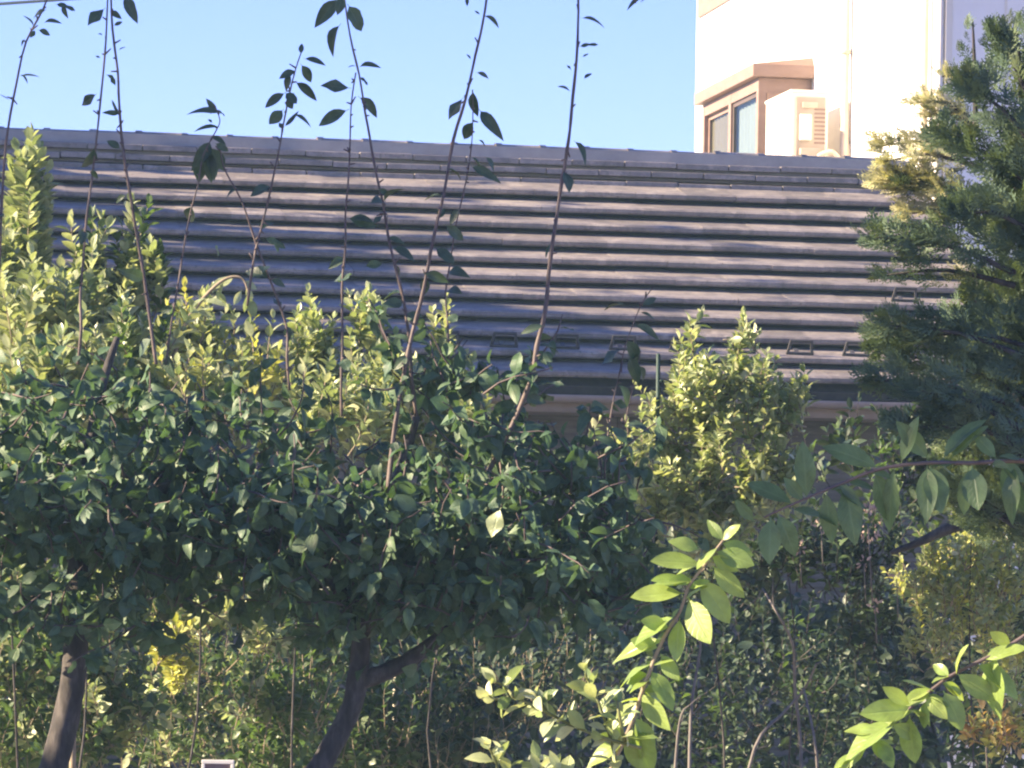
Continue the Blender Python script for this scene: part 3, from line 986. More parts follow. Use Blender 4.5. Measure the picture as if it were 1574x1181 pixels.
# handle recess bezel, valve cover, valves
box_obj('handle', AN + r_ * 0.08 - l_ * 0.026 + UP * (az0 + 0.47), r_ * 0.12, l_ * 0.018, UP * 0.045, M['beige'], ac, 0.006)
box_obj('valve_cover', AN + r_ * 0.06 - l_ * 0.05 + UP * (az0 + 0.22), r_ * 0.09, l_ * 0.042, UP * 0.20, M['ivory'], ac, 0.012)
box_obj('valve_block', AN + r_ * 0.06 - l_ * 0.06 + UP * (az0 + 0.03), r_ * 0.16, l_ * 0.05, UP * 0.13, M['ac_end'], ac, 0.01)
lv_ = bmesh.new()
for k in range(9):
    add_box(lv_, AN + r_ * 0.18 - l_ * 0.014 + UP * (az0 + 0.20 + k * 0.032), r_ * 0.085, l_ * 0.006, UP * 0.014)
bm_obj('louvre', lv_, M['brown'], ac)
# fan grille on the long left face
gr = Tubes()
fc = AN - r_ * 0.012 + l_ * 0.34 + UP * (az0 + 0.30)
for rr in np.arange(0.05, 0.26, 0.035):
    gr.add([fc + l_ * math.cos(t) * rr + UP * math.sin(t) * rr for t in np.linspace(0, 2 * math.pi, 25)], [0.0035] * 25, 4, 1)
for t in np.arange(0, 6.28, 0.785):
    gr.add([fc + l_ * math.cos(t) * 0.04 + UP * math.sin(t) * 0.04, fc + l_ * math.cos(t) * 0.25 + UP * math.sin(t) * 0.25], [0.0035, 0.0035], 4, 1)
gr.build('fan_grille', M['whiteplastic'], ac)
for s in (0.12, 0.62):
    bk = bmesh.new()
    add_box(bk, AN + l_ * s + UP * (az0 - 0.042), r_ * 0.455, l_ * 0.035, UP * 0.04)
    add_box(bk, AN + r_ * 0.42 + l_ * (s + .001) + UP * (az0 - 0.36), r_ * 0.035, l_ * 0.033, UP * 0.316)
    bm_obj('bracket', bk, M['greymetal'], ac)
ho = Tubes()
hs = AN + r_ * 0.20 - l_ * 0.05 + UP * (az0 + 0.10)
ho.add([hs, hs + r_ * 0.10 - l_ * 0.04 + UP * 0.03, hs + r_ * 0.19 - l_ * 0.02 - UP * 0.06, hs + r_ * 0.235 + l_ * 0.01 - UP * 0.02, hs + r_ * 0.245 + l_ * .03 + UP * 0.10], [0.022, 0.022, 0.022, 0.022, 0.02], 9, 5)
ho.build('pipe_hose', M['beige'], ac)

# ------------------------------------------------------------------ fruit trees trained flat, with upright shoots
def pear(name, label, trunk, limbs, blobs, per, n_single):
    lo_, hi_ = min(b[0] for b in blobs), max(b[0] for b in blobs)
    blobs = [(b[0], b[1] + (38 if b[1] < 800 else 0), b[2], b[3], b[4] * (.86 if b[1] < 800 else 1), b[5], int(b[6] * .85)) for b in blobs]
    for k in range(16):      # ragged tufts along the top and the underside
        blobs.append((random.uniform(lo_, hi_), random.uniform(925, 965), Yp + random.uniform(-.3, .3), random.uniform(20, 45), random.uniform(15, 32), .12, 4))
        if k % 2: blobs.append((random.uniform(lo_, hi_), random.uniform(580, 660), Yp + random.uniform(-.2, .3), random.uniform(18, 40), random.uniform(20, 45), .12, 4))
    base = trunk[0]
    root = empty(name, Vector((base[0].x, base[0].y, 0)), label, 'tree', 'trained fruit trees in front of the tiled house')
    t = Tubes()
    t.add([b[0] for b in trunk], [b[1] * .88 for b in trunk], 12, 5, 0.07)
    t.build('trunk', M['bark'], root)
    lim = Tubes()
    for pts, rs in limbs:
        lim.add(pts, rs, 8, 4, 0.06)
    lim.build('limb', M['bark'], root)
    lv = Leaves('pear'); tw = Tubes()
    for (px, py, Y, rx, rz, ry, ns) in blobs:
        c = P(px, py, Y)
        sx, sz = rx * Y / F, rz * Y / F
        for k in range(ns):
            v = rvec() * (rng.random() ** 0.45)
            p = c + Vector((v.x * sx, v.y * ry, v.z * sz))
            d = Vector((v.x * .5, v.y * .5 - .15, 0.25)) + rvec() * 0.7
            pts = grow(p, d, random.uniform(.08, .2), 4, 0.3, 0.05)
            tw.add(pts, [.003, .0027, .0024, .002, .0015], 4, 1)
            for i in range(per):
                u = random.uniform(0.1, 1)
                j = min(3, int(u * 4)); q = pts[j].lerp(pts[j + 1], u * 4 - j)
                ax = rvec() + Vector((0, -0.25, -0.55))
                nr = rvec() * 0.9 + Vector((0, -0.45, 0.55))
                lv.add(q, ax, nr, random.uniform(0.030, 0.066))
    tag(tw.build('twigs', M['shoot'], root), kind='stuff')
    lv.emit(M['pear_leaf'], root, n_single)
    return root


Yp = 9.9
trunkA = [(Vector((P(20, 1500, Yp).x, Yp, 0)), 0.055), (P(40, 1330, Yp), 0.048), (P(82, 1181, Yp), 0.043), (P(110, 1060, Yp), 0.037), (P(119, 940, Yp), 0.034), (P(122, 850, Yp), 0.034), (P(128, 760, Yp), 0.028)]
limbsA = [([P(122, 860, Yp), P(60, 790, Yp), P(-80, 740, Yp + .1)], [.026, .02, .012]),
          ([P(124, 850, Yp), P(220, 770, Yp - .05), P(330, 720, Yp)], [.026, .02, .012]),
          ([P(126, 780, Yp), P(150, 620, Yp + .1), P(180, 520, Yp + .15)], [.022, .014, .008])]
blA = [(-60, 730, Yp, 150, 120, .45, 70), (60, 740, Yp, 120, 110, .5, 90), (190, 730, Yp - .1, 120, 110, .45, 85), (110, 830, Yp - .1, 150, 50, .35, 50), (90, 630, Yp + .2, 50, 45, .2, 12), (250, 640, Yp + .2, 60, 55, .25, 16), (290, 790, Yp, 110, 90, .4, 60), (170, 560, Yp + .2, 30, 60, .15, 8)]
pearA = pear('fruit_tree', 'shaded fruit tree with a thick straight grey trunk at the lower left', trunkA, limbsA, blA, 10, 240)

trunkB = [(Vector((P(400, 1600, Yp).x, Yp, 0)), 0.05), (P(440, 1290, Yp), 0.042), (P(492, 1181, Yp), 0.034), (P(535, 1100, Yp), 0.030), (P(550, 1040, Yp), 0.031), (P(557, 960, Yp), 0.026), (P(560, 850, Yp), 0.022)]
limbsB = [([P(548, 1048, Yp), P(600, 1030, Yp), P(650, 1000, Yp), P(740, 930, Yp), P(850, 830, Yp)], [.024, .022, .02, .017, .011]),
          ([P(557, 960, Yp), P(480, 850, Yp), P(400, 740, Yp)], [.022, .016, .01]),
          ([P(560, 870, Yp), P(610, 740, Yp), P(640, 640, Yp)], [.02, .016, .01])]
blB = [(400, 750, Yp, 120, 120, .45, 85), (540, 780, Yp - .05, 130, 110, .5, 105), (680, 820, Yp - .05, 110, 100, .45, 85), (810, 830, Yp, 120, 105, .45, 95), (560, 900, Yp - .1, 170, 45, .35, 55), (780, 905, Yp - .05, 170, 55, .35, 70), (400, 850, Yp, 110, 70, .4, 50), (920, 850, Yp + .1, 80, 90, .35, 45), (390, 620, Yp + .2, 60, 55, .25, 16), (500, 660, Yp + .2, 50, 40, .2, 10), (770, 665, Yp, 75, 42, .3, 24), (880, 690, Yp, 75, 50, .3, 26), (950, 740, Yp, 45, 60, .25, 16), (680, 700, Yp + .1, 40, 40, .2, 8)]
pearB = pear('fruit_tree', 'wide shaded fruit tree with a bent trunk forking low in the middle', trunkB, limbsB, blB, 10, 290)


def px_leaf(lv, a, b, Y, wide=1.0, yaw=None):
    p, q = P(*a, Y), P(*b, Y)
    d = q - p
    s = max(d.length * 1.0, 0.018)
    d = d + Vector((0, random.uniform(-.5, .5) * s, 0))
    n = Vector((0.1, -0.75, 0.5)) + rvec() * 0.45
    lv.add(p, d, n, s, wide * .85)


def upright(parent, pts, r0, r1, Y, leaves, auto=0, label=None, auto_range=(0.1, 0.9)):
    """an upright shoot as a part with its leaves as sub-parts"""
    t = Tubes()
    q_ = []
    for (x0, y0), (x1, y1) in zip(pts[:-1], pts[1:]):
        k_ = max(1, int(math.hypot(x1 - x0, y1 - y0) / 45))
        for i in range(k_):
            q_.append((x0 + (x1 - x0) * i / k_ + (random.uniform(-2.2, 2.2) if i else 0), y0 + (y1 - y0) * i / k_))
    pts = q_ + [pts[-1]]
    V = [P(x, y, Y + random.uniform(-.012, .012)) for x, y in pts]
    n = len(V)
    p = t.add(V, [(r0 + (r1 - r0) * i / (n - 1)) * 0.56 for i in range(n)], 7, 3, 0.18)
    # buds / spurs
    for k in range(int(n * 2.2)):
        q = random.choice(p[2:-1])
        d = (rvec() + UP * 0.6).normalized()
        t.add([q, q + d * random.uniform(.006, .022)], [0.0028, 0.0016], 5, 1)
    sh = t.build('shoot', M['shoot'], parent)
    lv = Leaves('pear')
    for L_ in leaves:
        px_leaf(lv, L_[0], L_[1], Y + random.uniform(-.04, .04), L_[2] if len(L_) > 2 else 1.0)
    for r in lv.L: lv.single(r, M['shoot_leaf'], sh)
    if auto:
        la = Leaves('pear')
        for k in range(auto):
            u = random.uniform(*auto_range)
            q = p[int(u * (len(p) - 1))]
            la.add(q, rvec() * 0.9 + Vector((0, -.1, -0.35)), rvec() * .6 + Vector((0, -.6, .6)), random.uniform(.035, .07))
        for r in la.L: la.single(r, M['shoot_leaf'], sh)
    return sh


Ys = 9.8
upright(pearA, [(-5, 480), (2, 330), (12, 200), (25, 130), (40, 65), (66, 15), (80, -25)], .0075, .004, Ys,
        [((72, 15), (48, 23)), ((84, 6), (116, 14), .9), ((96, 8), (103, 28)), ((66, 36), (92, 28), .7), ((54, 46), (47, 60)), ((58, 46), (79, 52)), ((38, 60), (32, 70)), ((28, 118), (60, 113), .3), ((30, 114), (46, 124), .35), ((16, 155), (-4, 142), .2), ((52, 42), (43, 22), .3)], 3, auto_range=(0, .35))
upright(pearA, [(120, 560), (128, 400), (142, 270), (150, 200), (157, 130), (163, 60), (166, -20)], .007, .004, Ys,
        [((162, 12), (134, 40), 1.0), ((158, 56), (149, 47), .4), ((156, 90), (149, 87), .6), ((149, 144), (120, 162), .85), ((146, 225), (128, 270)), ((140, 260), (150, 275), 1.1)], 4, auto_range=(0, .5))
upright(pearA, [(240, 560), (222, 430), (202, 310), (187, 208), (181, 110), (173, 45), (170, -20)], .0085, .0045, Ys,
        [((168, 18), (187, 26), 1.1), ((174, 40), (189, 32), .8), ((188, -6), (213, 34), .75), ((195, -4), (211, 12), .7), ((182, 78), (193, 70), .6), ((180, 125), (163, 113), .6), ((178, 133), (170, 118), .8), ((184, 176), (159, 172), .9), ((184, 180), (172, 154), .35), ((186, 230), (165, 215)), ((195, 300), (175, 308)), ((172, 330), (195, 345))], 3, auto_range=(0, .5))
upright(pearA, [(255, 560), (275, 430), (292, 330), (312, 240), (330, 205), (338, 185), (328, 160)], .005, .0025, Ys,
        [((340, 175), (291, 165), .8), ((336, 176), (317, 152), .6), ((335, 170), (347, 178), .9), ((340, 196), (298, 195), .6), ((326, 190), (319, 180), .8), ((325, 215), (300, 262), .9), ((322, 225), (345, 262), 1.0), ((318, 228), (325, 280), .9), ((330, 220), (352, 232), .9), ((312, 240), (300, 285), .8), ((318, 232), (335, 275), 1.0), ((322, 212), (348, 215), 1.0), ((322, 230), (308, 250), 1.0)], 3, auto_range=(0, .5))
upright(pearB, [(445, 600), (440, 500), (415, 430), (392, 370), (372, 310), (345, 260), (338, 225)], .0065, .003, Ys, [((365, 290), (345, 300)), ((420, 372), (432, 385)), ((330, 375), (338, 395))], 5, auto_range=(0, .6))
upright(pearB, [(380, 470), (390, 400), (412, 310), (428, 235), (436, 190), (446, 140), (455, 105), (464, 78)], .006, .0025, Ys,
        [((463, 84), (463, 66), 1.0), ((466, 90), (501, 96), .7), ((462, 98), (482, 128), .9), ((455, 108), (429, 120), .9), ((448, 114), (434, 140), 1.1), ((452, 125), (489, 150), .7), ((440, 142), (404, 163), .75), ((438, 142), (458, 160), 1.3), ((440, 150), (450, 168), 1.2), ((436, 168), (414, 192), 1.1), ((436, 200), (428, 186), .9), ((452, 176), (479, 188), .7), ((436, 196), (459, 174), .5), ((405, 365), (440, 380), .7)], 2, auto_range=(0, .5))
upright(pearB, [(640, 640), (630, 540), (618, 450), (596, 360), (578, 265), (568, 210), (552, 115), (538, 55), (527, -20)], .0085, .004, Ys,
        [((520, -4), (485, 40), .95), ((526, -6), (520, 24), 1.1), ((534, 6), (558, 47), 1.1), ((524, 36), (495, 78), .85), ((550, 104), (582, 94), .7), ((548, 102), (534, 102), .5), ((553, 118), (566, 130), .9), ((550, 148), (586, 174), .8), ((580, 290), (602, 300), .8), ((590, 330), (572, 345), .9), ((596, 365), (622, 372), .9), ((600, 380), (640, 395), 1.0), ((560, 410), (590, 402), .9)], 7, auto_range=(0, .55))
upright(pearB, [(525, 640), (526, 480), (531, 330), (538, 215), (540, 160), (547, 112)], .0065, .003, Ys,
        [((540, 136), (491, 132), .75), ((537, 168), (484, 190), .7), ((533, 335), (580, 345), .9), ((540, 340), (572, 330), .8)], 4, auto_range=(0, .5))
upright(pearB, [(596, 760), (604, 680), (618, 590), (637, 500), (658, 410), (682, 300), (697, 215), (715, 155), (731, 85), (750, -15)], .0115, .005, Ys - .1,
        [((742, 24), (772, 34), .55), ((719, -6), (717, 9), .9), ((738, 23), (731, 17), .6), ((731, 111), (758, 118), .7), ((724, 92), (719, 84), .6), ((712, 150), (688, 184), .8), ((680, 300), (650, 300), .6), ((686, 260), (715, 265), .7), ((684, 345), (715, 370), .9), ((668, 380), (700, 405), .9), ((650, 420), (690, 430), .9)], 8, auto_range=(.05, .6))
upright(pearB, [(690, 560), (685, 450), (700, 350), (716, 280), (725, 222), (727, 170), (726, 138)], .005, .002, Ys,
        [((727, 138), (728, 178), .9), ((736, 168), (770, 212), .85), ((728, 186), (708, 217), 1.05), ((735, 215), (748, 222), .9), ((722, 240), (750, 260), .9), ((722, 255), (768, 275), .8), ((745, 240), (765, 262), 1.0), ((706, 320), (690, 345), .9)], 5, auto_range=(0, .6))
upright(pearB, [(715, 800), (742, 742), (782, 665), (816, 585), (838, 480), (850, 370), (862, 290), (876, 200), (886, 95), (889, -20)], .013, .005, Ys - .1,
        [((891, 28), (934, 30), .5), ((889, 72), (920, 68), .5), ((897, 122), (909, 111), .9), ((879, 110), (870, 96), .4), ((878, 142), (857, 126), .3), ((895, 88), (902, 84), .6), ((882, 216), (909, 246), .95), ((866, 262), (880, 296), 1.1), ((850, 372), (835, 395), .6), ((820, 590), (870, 588), .6), ((838, 500), (800, 510), .7)], 5, auto_range=(0, .4))
upright(pearB, [(930, 780), (932, 690), (942, 620), (962, 530), (985, 470), (1005, 440)], .0045, .002, Ys,
        [((985, 470), (1013, 455), .7), ((982, 480), (1012, 488), .6), ((972, 500), (1016, 512), .6), ((965, 470), (925, 462), .6), ((960, 520), (990, 560), .9), ((958, 535), (920, 560), 1.0), ((965, 545), (985, 590), .9), ((950, 590), (975, 620), .9)], 4, auto_range=(0, .5))
upright(pearB, [(950, 760), (955, 680), (972, 600), (985, 540)], .004, .002, Ys, [((985, 545), (960, 560), .9), ((980, 560), (1000, 590), .9)], 3)
upright(pearB, [(1000, -40), (985, -10), (970, -2)], .003, .002, Ys, [((990, -3), (962, 6), .6), ((1000, -5), (978, 2), .6)])

# one yellowing leaf hanging in the middle of the shaded canopy
ly = Leaves('pear')
ly.add(P(770, 780, 9.3), Vector((-.35, -.1, -1)), Vector((-.5, -1, .3)), 0.075)
ob = ly.single(ly.L[0], M['pale_leaf'], pearB)
ob['label'] = 'single pale green leaf in the dark canopy'

# ------------------------------------------------------------------ sunlit shrubs behind the trained trees
shrub('evergreen_shrub', 'columnar yellow green shrub with upright pale leaves at the left edge', 'shrub',
      [(45, 360, 12.2, 36, 95, .11, 24), (35, 450, 12.2, 62, 110, .16, 36), (55, 570, 12.2, 90, 90, .2, 40), (42, 290, 12.2, 16, 40, .06, 9), (60, 700, 12.3, 120, 100, .2, 26), (60, 500, 11.6, 90, 60, .2, 30), (0, 420, 12.0, 30, 80, .1, 14), (90, 600, 11.2, 110, 60, .15, 28)],
      'oval', M['pale_leaf'], 0.066, M['twig'], 140, 10, 0.18, 'sunlit shrubs poking up behind the fruit trees', ang=0.75, opposite=True, lift=0.35, up=1.2)
shrub('evergreen_shrub', 'loose pale leaved shrub of two leafy spires beside the columnar one', 'shrub',
      [(135, 430, 12.0, 22, 70, .08, 13), (205, 415, 12.0, 26, 65, .08, 15), (175, 490, 12.0, 80, 70, .16, 34), (170, 600, 12.0, 120, 80, .2, 42), (240, 425, 12.0, 14, 40, .05, 6), (180, 720, 12.2, 120, 90, .2, 24), (120, 500, 11.8, 60, 60, .15, 22), (210, 540, 11.5, 70, 60, .15, 24), (190, 620, 11.2, 100, 50, .15, 22)],
      'oval', M['pale_leaf'], 0.062, M['twig'], 130, 9, 0.18, 'sunlit shrubs poking up behind the fruit trees', ang=0.7, opposite=True, lift=0.35, up=1.1, mat2=M['green_leaf'], frac2=0.3)
shrub('evergreen_shrub', 'low golden tipped shrub with one arching pale stem', 'shrub',
      [(305, 520, 11.8, 45, 45, .12, 20), (275, 560, 11.8, 60, 45, .14, 20), (350, 570, 11.8, 60, 60, .14, 22), (330, 680, 11.9, 100, 90, .2, 24), (310, 610, 11.2, 100, 50, .15, 30), (400, 580, 11.6, 50, 60, .12, 16)],
      'oval', M['pale_leaf'], 0.052, M['twig'], 90, 9, 0.14, 'sunlit shrubs poking up behind the fruit trees', ang=0.7, lift=0.3, mat2=M['gold_leaf'], frac2=0.35)
ar = empty('arching_branch', Vector((P(285, 900, 11.6).x, 11.6, 0)), 'pale arching leafy branch bending right above the golden tipped shrub', 'branch')
t = Tubes()
ap = t.add([Vector((P(115, 1500, 11.6).x, 11.6, 0)), P(118, 1000, 11.6), P(190, 720, 11.6), P(262, 560, 11.6), P(282, 505, 11.6), P(310, 462, 11.6), P(345, 430, 11.6), P(372, 428, 11.6), P(382, 450, 11.6)], [.012, .010, .008, .007, .0065, .006, .005, .004, .0025], 7, 5)
t.build('stem', M['twig'], ar)
al = Leaves('oval')
for a, b, w in (((320, 450), (360, 420), 1), ((330, 445), (348, 470), .9), ((345, 432), (330, 462), .9), ((372, 430), (395, 445), .9), ((378, 440), (388, 465), 1), ((380, 452), (376, 480), 1), ((310, 465), (350, 462), .8), ((372, 445), (360, 470), .9), ((300, 478), (330, 485), .9), ((382, 455), (392, 490), 1)):
    px_leaf(al, a, b, 11.6, w)
for r in al.L: al.single(r, M['pale_leaf'], ar)

shrub('evergreen_shrub', 'speckled pale shrub with several upright tips in the middle of the row', 'shrub',
      [(480, 540, 11.9, 45, 55, .12, 22), (565, 510, 11.9, 26, 40, .08, 10), (560, 610, 11.9, 75, 70, .16, 40), (460, 620, 11.9, 60, 60, .14, 22), (620, 650, 11.9, 60, 60, .14, 26), (540, 720, 12, 110, 70, .18, 22), (520, 640, 11.2, 100, 50, .15, 26), (610, 580, 11.7, 40, 50, .1, 12)],
      'oval', M['privet_leaf'], 0.05, M['twig'], 120, 9, 0.15, 'sunlit shrubs poking up behind the fruit trees', ang=0.75, opposite=True, lift=0.3, up=.9)
shrub('evergreen_shrub', 'slender pale shrub tip rising beside the leaning dark shoot', 'shrub',
      [(682, 540, 11.9, 14, 48, .05, 8), (690, 610, 11.9, 42, 45, .1, 20), (700, 690, 11.9, 60, 50, .14, 18), (720, 640, 11.6, 30, 50, .1, 12), (760, 690, 11.3, 50, 30, .1, 8)],
      'oval', M['privet_leaf'], 0.05, M['twig'], 60, 8, 0.14, 'sunlit shrubs poking up behind the fruit trees', ang=0.7, opposite=True, lift=0.35, up=1)
shrub('privet_bush', 'bright yellow green privet bush in full sun right of the shaded canopy', 'shrub',
      [(1105, 625, 12.0, 87, 71, .2, 38), (1080, 587, 12.0, 24, 39, .06, 6), (1135, 574, 12.0, 22, 44, .06, 7), (1180, 602, 12.0, 24, 28, .06, 4), (1100, 715, 12.0, 117, 77, .22, 54), (1200, 645, 12.0, 33, 55, .1, 11), (1228, 610, 12.0, 13, 19, .04, 3), (1040, 620, 12.0, 33, 44, .1, 6), (985, 720, 11.8, 31, 60, .1, 10), (1010, 790, 11.9, 56, 44, .12, 12), (1170, 760, 12, 67, 55, .14, 14), (1050, 760, 12.0, 84, 60, .18, 27), (1020, 660, 12.0, 26, 66, .08, 8), (1120, 790, 12.0, 78, 60, .16, 24), (1215, 720, 12.0, 40, 40, .1, 9), (1110, 840, 11.9, 60, 35, .1, 14), (1060, 527, 12.0, 8, 20, .03, 2), (1142, 522, 12.0, 8, 20, .03, 2), (900, 700, 11.8, 29, 33, .06, 3)],
      'small', M['privet_leaf'], 0.048, M['twig'], 280, 8, 0.155, None, ang=0.8, opposite=True, lift=0.15, up=.45)

# garden stakes
t = Tubes()
q = P(1012, 545, 11.95); qb = Vector((q.x + 0.01, 11.95, 0))
t.add([qb, q], [0.007, 0.007], 8, 1)
for k in range(18):
    z = 0.2 + k * .12
    t.add([Vector((qb.x, 11.95, z)), Vector((qb.x, 11.95, z + .005))], [.0082, .0082], 8, 1)
tag(t.build('garden_stake', M['stake']), 'thin dark green garden stake standing left of the bright privet bush', 'stake')
t = Tubes()
q = P(608, 1035, 13.6)
t.add([Vector((q.x, 13.6, 0)), q], [0.009, 0.009], 8, 1)
tag(t.build('garden_cane', M['cane']), 'short pale cane standing beside the fork of the bent trunk', 'stake')

# ------------------------------------------------------------------ low growth under the canopy
shrub('undergrowth_bush', 'dull green bush with pale tips coloured as sunlit at the left edge under the canopy', 'shrub',
      [(30, 900, 13, 70, 40, .15, 23), (50, 1010, 13, 150, 70, .3, 93), (40, 1120, 13, 160, 90, .3, 102), (170, 930, 12.3, 60, 50, .15, 37), (175, 1080, 13, 80, 90, .2, 57)],
      'oval', M['green_leaf'], 0.062, M['twig'], 70, 8, 0.16, 'low bushes under the fruit trees', stems=False, skirt=True, mat2=M['privet_leaf'], frac2=0.3)  # paler second leaf colour stands in for sun patches
shrub('sunlit_clump', 'small leaf cluster coloured sunlit yellow under the left canopy', 'shrub',
      [(262, 1003, 12.0, 38, 26, .08, 34), (275, 1040, 12.0, 24, 18, .06, 10)],
      'oval', M['gold_leaf'], 0.048, M['twig'], 60, 8, 0.09, None, ang=0.9, stems=False, skirt=True)  # bright leaf colour paints a sun patch under the canopy
shrub('sunlit_clump', 'leaf cluster coloured pale as if sunlit just left of the thick left trunk', 'shrub',
      [(70, 935, 12.1, 34, 24, .07, 12), (15, 900, 12.1, 24, 26, .06, 8)],
      'oval', M['pale_leaf'], 0.045, M['twig'], 30, 8, 0.09, None, ang=0.9, stems=False, skirt=True)  # added clump, its sunlight put into the pale leaf colour
shrub('sunlit_clump', 'clusters coloured sunlit yellow green between the two trunks beside the glowing one', 'shrub',
      [(325, 940, 12.1, 40, 24, .07, 13), (412, 985, 12.1, 40, 20, .07, 13), (165, 925, 12.1, 30, 26, .06, 10), (140, 1075, 12.1, 18, 24, .05, 5)],
      'oval', M['privet_leaf'], 0.042, M['twig'], 50, 8, 0.09, None, ang=0.9, stems=False, skirt=True)  # more painted sun patches, made with lighter leaves
shrub('undergrowth_bush', 'thin leaved bush behind the glowing yellow cluster', 'shrub',
      [(300, 930, 13.2, 90, 45, .2, 61), (370, 920, 13.2, 70, 45, .2, 57), (300, 1040, 13.6, 130, 80, .25, 76), (300, 1140, 13.8, 150, 60, .3, 68), (420, 975, 12.3, 46, 26, .12, 27), (300, 935, 12.2, 40, 30, .1, 14), (120, 960, 12.2, 40, 30, .1, 12), (390, 1080, 12.4, 50, 40, .12, 14)],
      'oval', M['green_leaf'], 0.05, M['twig'], 70, 8, 0.15, 'low bushes under the fruit trees', stems=False, skirt=True, mat2=M['privet_leaf'], frac2=0.3)  # lighter leaves mixed in as painted sun patches
shrub('undergrowth_bush', 'fresh green bush around the base of the bent trunk', 'shrub',
      [(440, 1080, 12.6, 90, 80, .25, 78), (560, 1130, 13.2, 110, 70, .25, 78), (420, 1170, 12.8, 110, 60, .25, 61), (640, 1080, 13.4, 90, 80, .25, 61), (480, 1010, 13.2, 60, 50, .2, 27)],
      'oval', M['green_leaf'], 0.052, M['twig'], 90, 8, 0.15, 'low bushes under the fruit trees', stems=False, skirt=True)
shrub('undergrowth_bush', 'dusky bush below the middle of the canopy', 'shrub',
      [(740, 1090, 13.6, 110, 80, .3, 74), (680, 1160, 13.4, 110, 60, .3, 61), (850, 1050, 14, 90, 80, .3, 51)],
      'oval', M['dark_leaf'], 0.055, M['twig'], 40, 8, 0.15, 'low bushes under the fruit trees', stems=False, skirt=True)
# white framed plate on a post at the bottom
pl = empty('plant_marker', Vector((P(335, 1300, 11.0).x, 11.0, 0)), 'small white framed marker plate on a stake at the bottom edge', 'marker')
o_ = P(309, 1215, 11.0)
fr = bmesh.new()
wM, hM = 0.092, 0.086
add_box(fr, o_ + UP * (hM - .011), Vector((wM, 0, 0)), Vector((0, .014, 0)), UP * .011, .002)
add_box(fr, o_, Vector((wM, 0, 0)), Vector((0, .014, 0)), UP * .011, .002)
add_box(fr, o_ + UP * .0115, Vector((.010, 0, 0)), Vector((0, .014, 0)), UP * (hM - .023), .002)
add_box(fr, o_ + UP * .0115 + Vector((wM - .010, 0, 0)), Vector((.010, 0, 0)), Vector((0, .014, 0)), UP * (hM - .023), .002)
bm_obj('frame', fr, M['whiteplastic'], pl)
box_obj('plate', o_ + Vector((.0102, .006, .0112)), Vector((wM - .0204, 0, 0)), Vector((0, .004, 0)), UP * (hM - .0224), M['pinkplate'], pl)
t = Tubes(); sx_ = o_ + Vector((wM / 2, .02, 0)); t.add([Vector((sx_.x, sx_.y, 0)), sx_ + UP * .06], [.006, .006], 8, 1); t.build('stake', M['cane'], pl)

# dark hedge at the back
hg = empty('hedge', Vector((0.3, 17.0, 0)), 'dark clipped hedge in front of the tiled house wall', 'hedge')
hl = Leaves('oval')
for k in range(26000):
    x = random.uniform(-3.2, 3.6)
    top = 1.62 + 0.12 * math.sin(x * 3.1) + 0.08 * math.sin(x * 7.7 + 1)
    z = top * (1 - random.random() ** 1.8)
    y = 17.0 - 0.32 * (1 if random.random() < .75 else random.uniform(-1, 1)) + random.gauss(0, .07)
    hl.add((x, y, z + random.gauss(0, .04)), rvec() + Vector((0, -.3, .2)), rvec() + Vector((0, -.7, .5)), random.uniform(.05, .09))
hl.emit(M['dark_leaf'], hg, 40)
tg = Tubes()
for k in range(40):
    x = random.uniform(-3.1, 3.5); y = 17 + random.uniform(-.2, .2)
    tg.add([Vector((x, y, 0)), Vector((x + random.uniform(-.1, .1), y, .7)), Vector((x + random.uniform(-.25, .25), y - .1, 1.45))], [.014, .01, .004], 5, 3)
tg.build('stem', M['bark'], hg)

# dark leafy filler bush with small flowers right of the canopy
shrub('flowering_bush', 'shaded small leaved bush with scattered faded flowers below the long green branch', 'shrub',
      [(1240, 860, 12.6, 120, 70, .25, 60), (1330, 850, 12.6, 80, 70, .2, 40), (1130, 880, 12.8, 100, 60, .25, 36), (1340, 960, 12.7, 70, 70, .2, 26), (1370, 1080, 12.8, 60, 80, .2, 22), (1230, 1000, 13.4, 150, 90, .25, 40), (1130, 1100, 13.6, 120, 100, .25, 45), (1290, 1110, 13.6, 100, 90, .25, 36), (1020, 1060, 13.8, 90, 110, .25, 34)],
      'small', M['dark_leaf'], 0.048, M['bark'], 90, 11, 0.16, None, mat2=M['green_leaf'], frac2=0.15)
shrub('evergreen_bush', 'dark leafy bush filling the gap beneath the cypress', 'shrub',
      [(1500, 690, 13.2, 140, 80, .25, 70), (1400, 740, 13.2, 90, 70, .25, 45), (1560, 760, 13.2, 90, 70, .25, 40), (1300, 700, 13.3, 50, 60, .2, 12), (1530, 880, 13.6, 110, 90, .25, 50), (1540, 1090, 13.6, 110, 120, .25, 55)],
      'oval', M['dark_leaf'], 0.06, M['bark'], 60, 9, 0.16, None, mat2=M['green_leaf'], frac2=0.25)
fl = empty('dried_flower', P(1330, 850, 12.2), 'dried pinkish beige flower head hanging below the long green branch', 'flower')
fl2 = Leaves('small')
c = P(1334, 805, 12.2)
for k in range(60):
    v = rvec(); v = Vector((v.x * .034, v.y * .034, v.z * .05))
    fl2.add(c + v, v + rvec() * .02, rvec(), random.uniform(.012, .022))
fl2.emit(M['petal'], fl, 40, 'petals', 'petal')
t = Tubes(); t.add([c, c + Vector((.02, .02, -.25))], [.003, .003], 5, 1); t.build('stem', M['deadtwig'], fl)
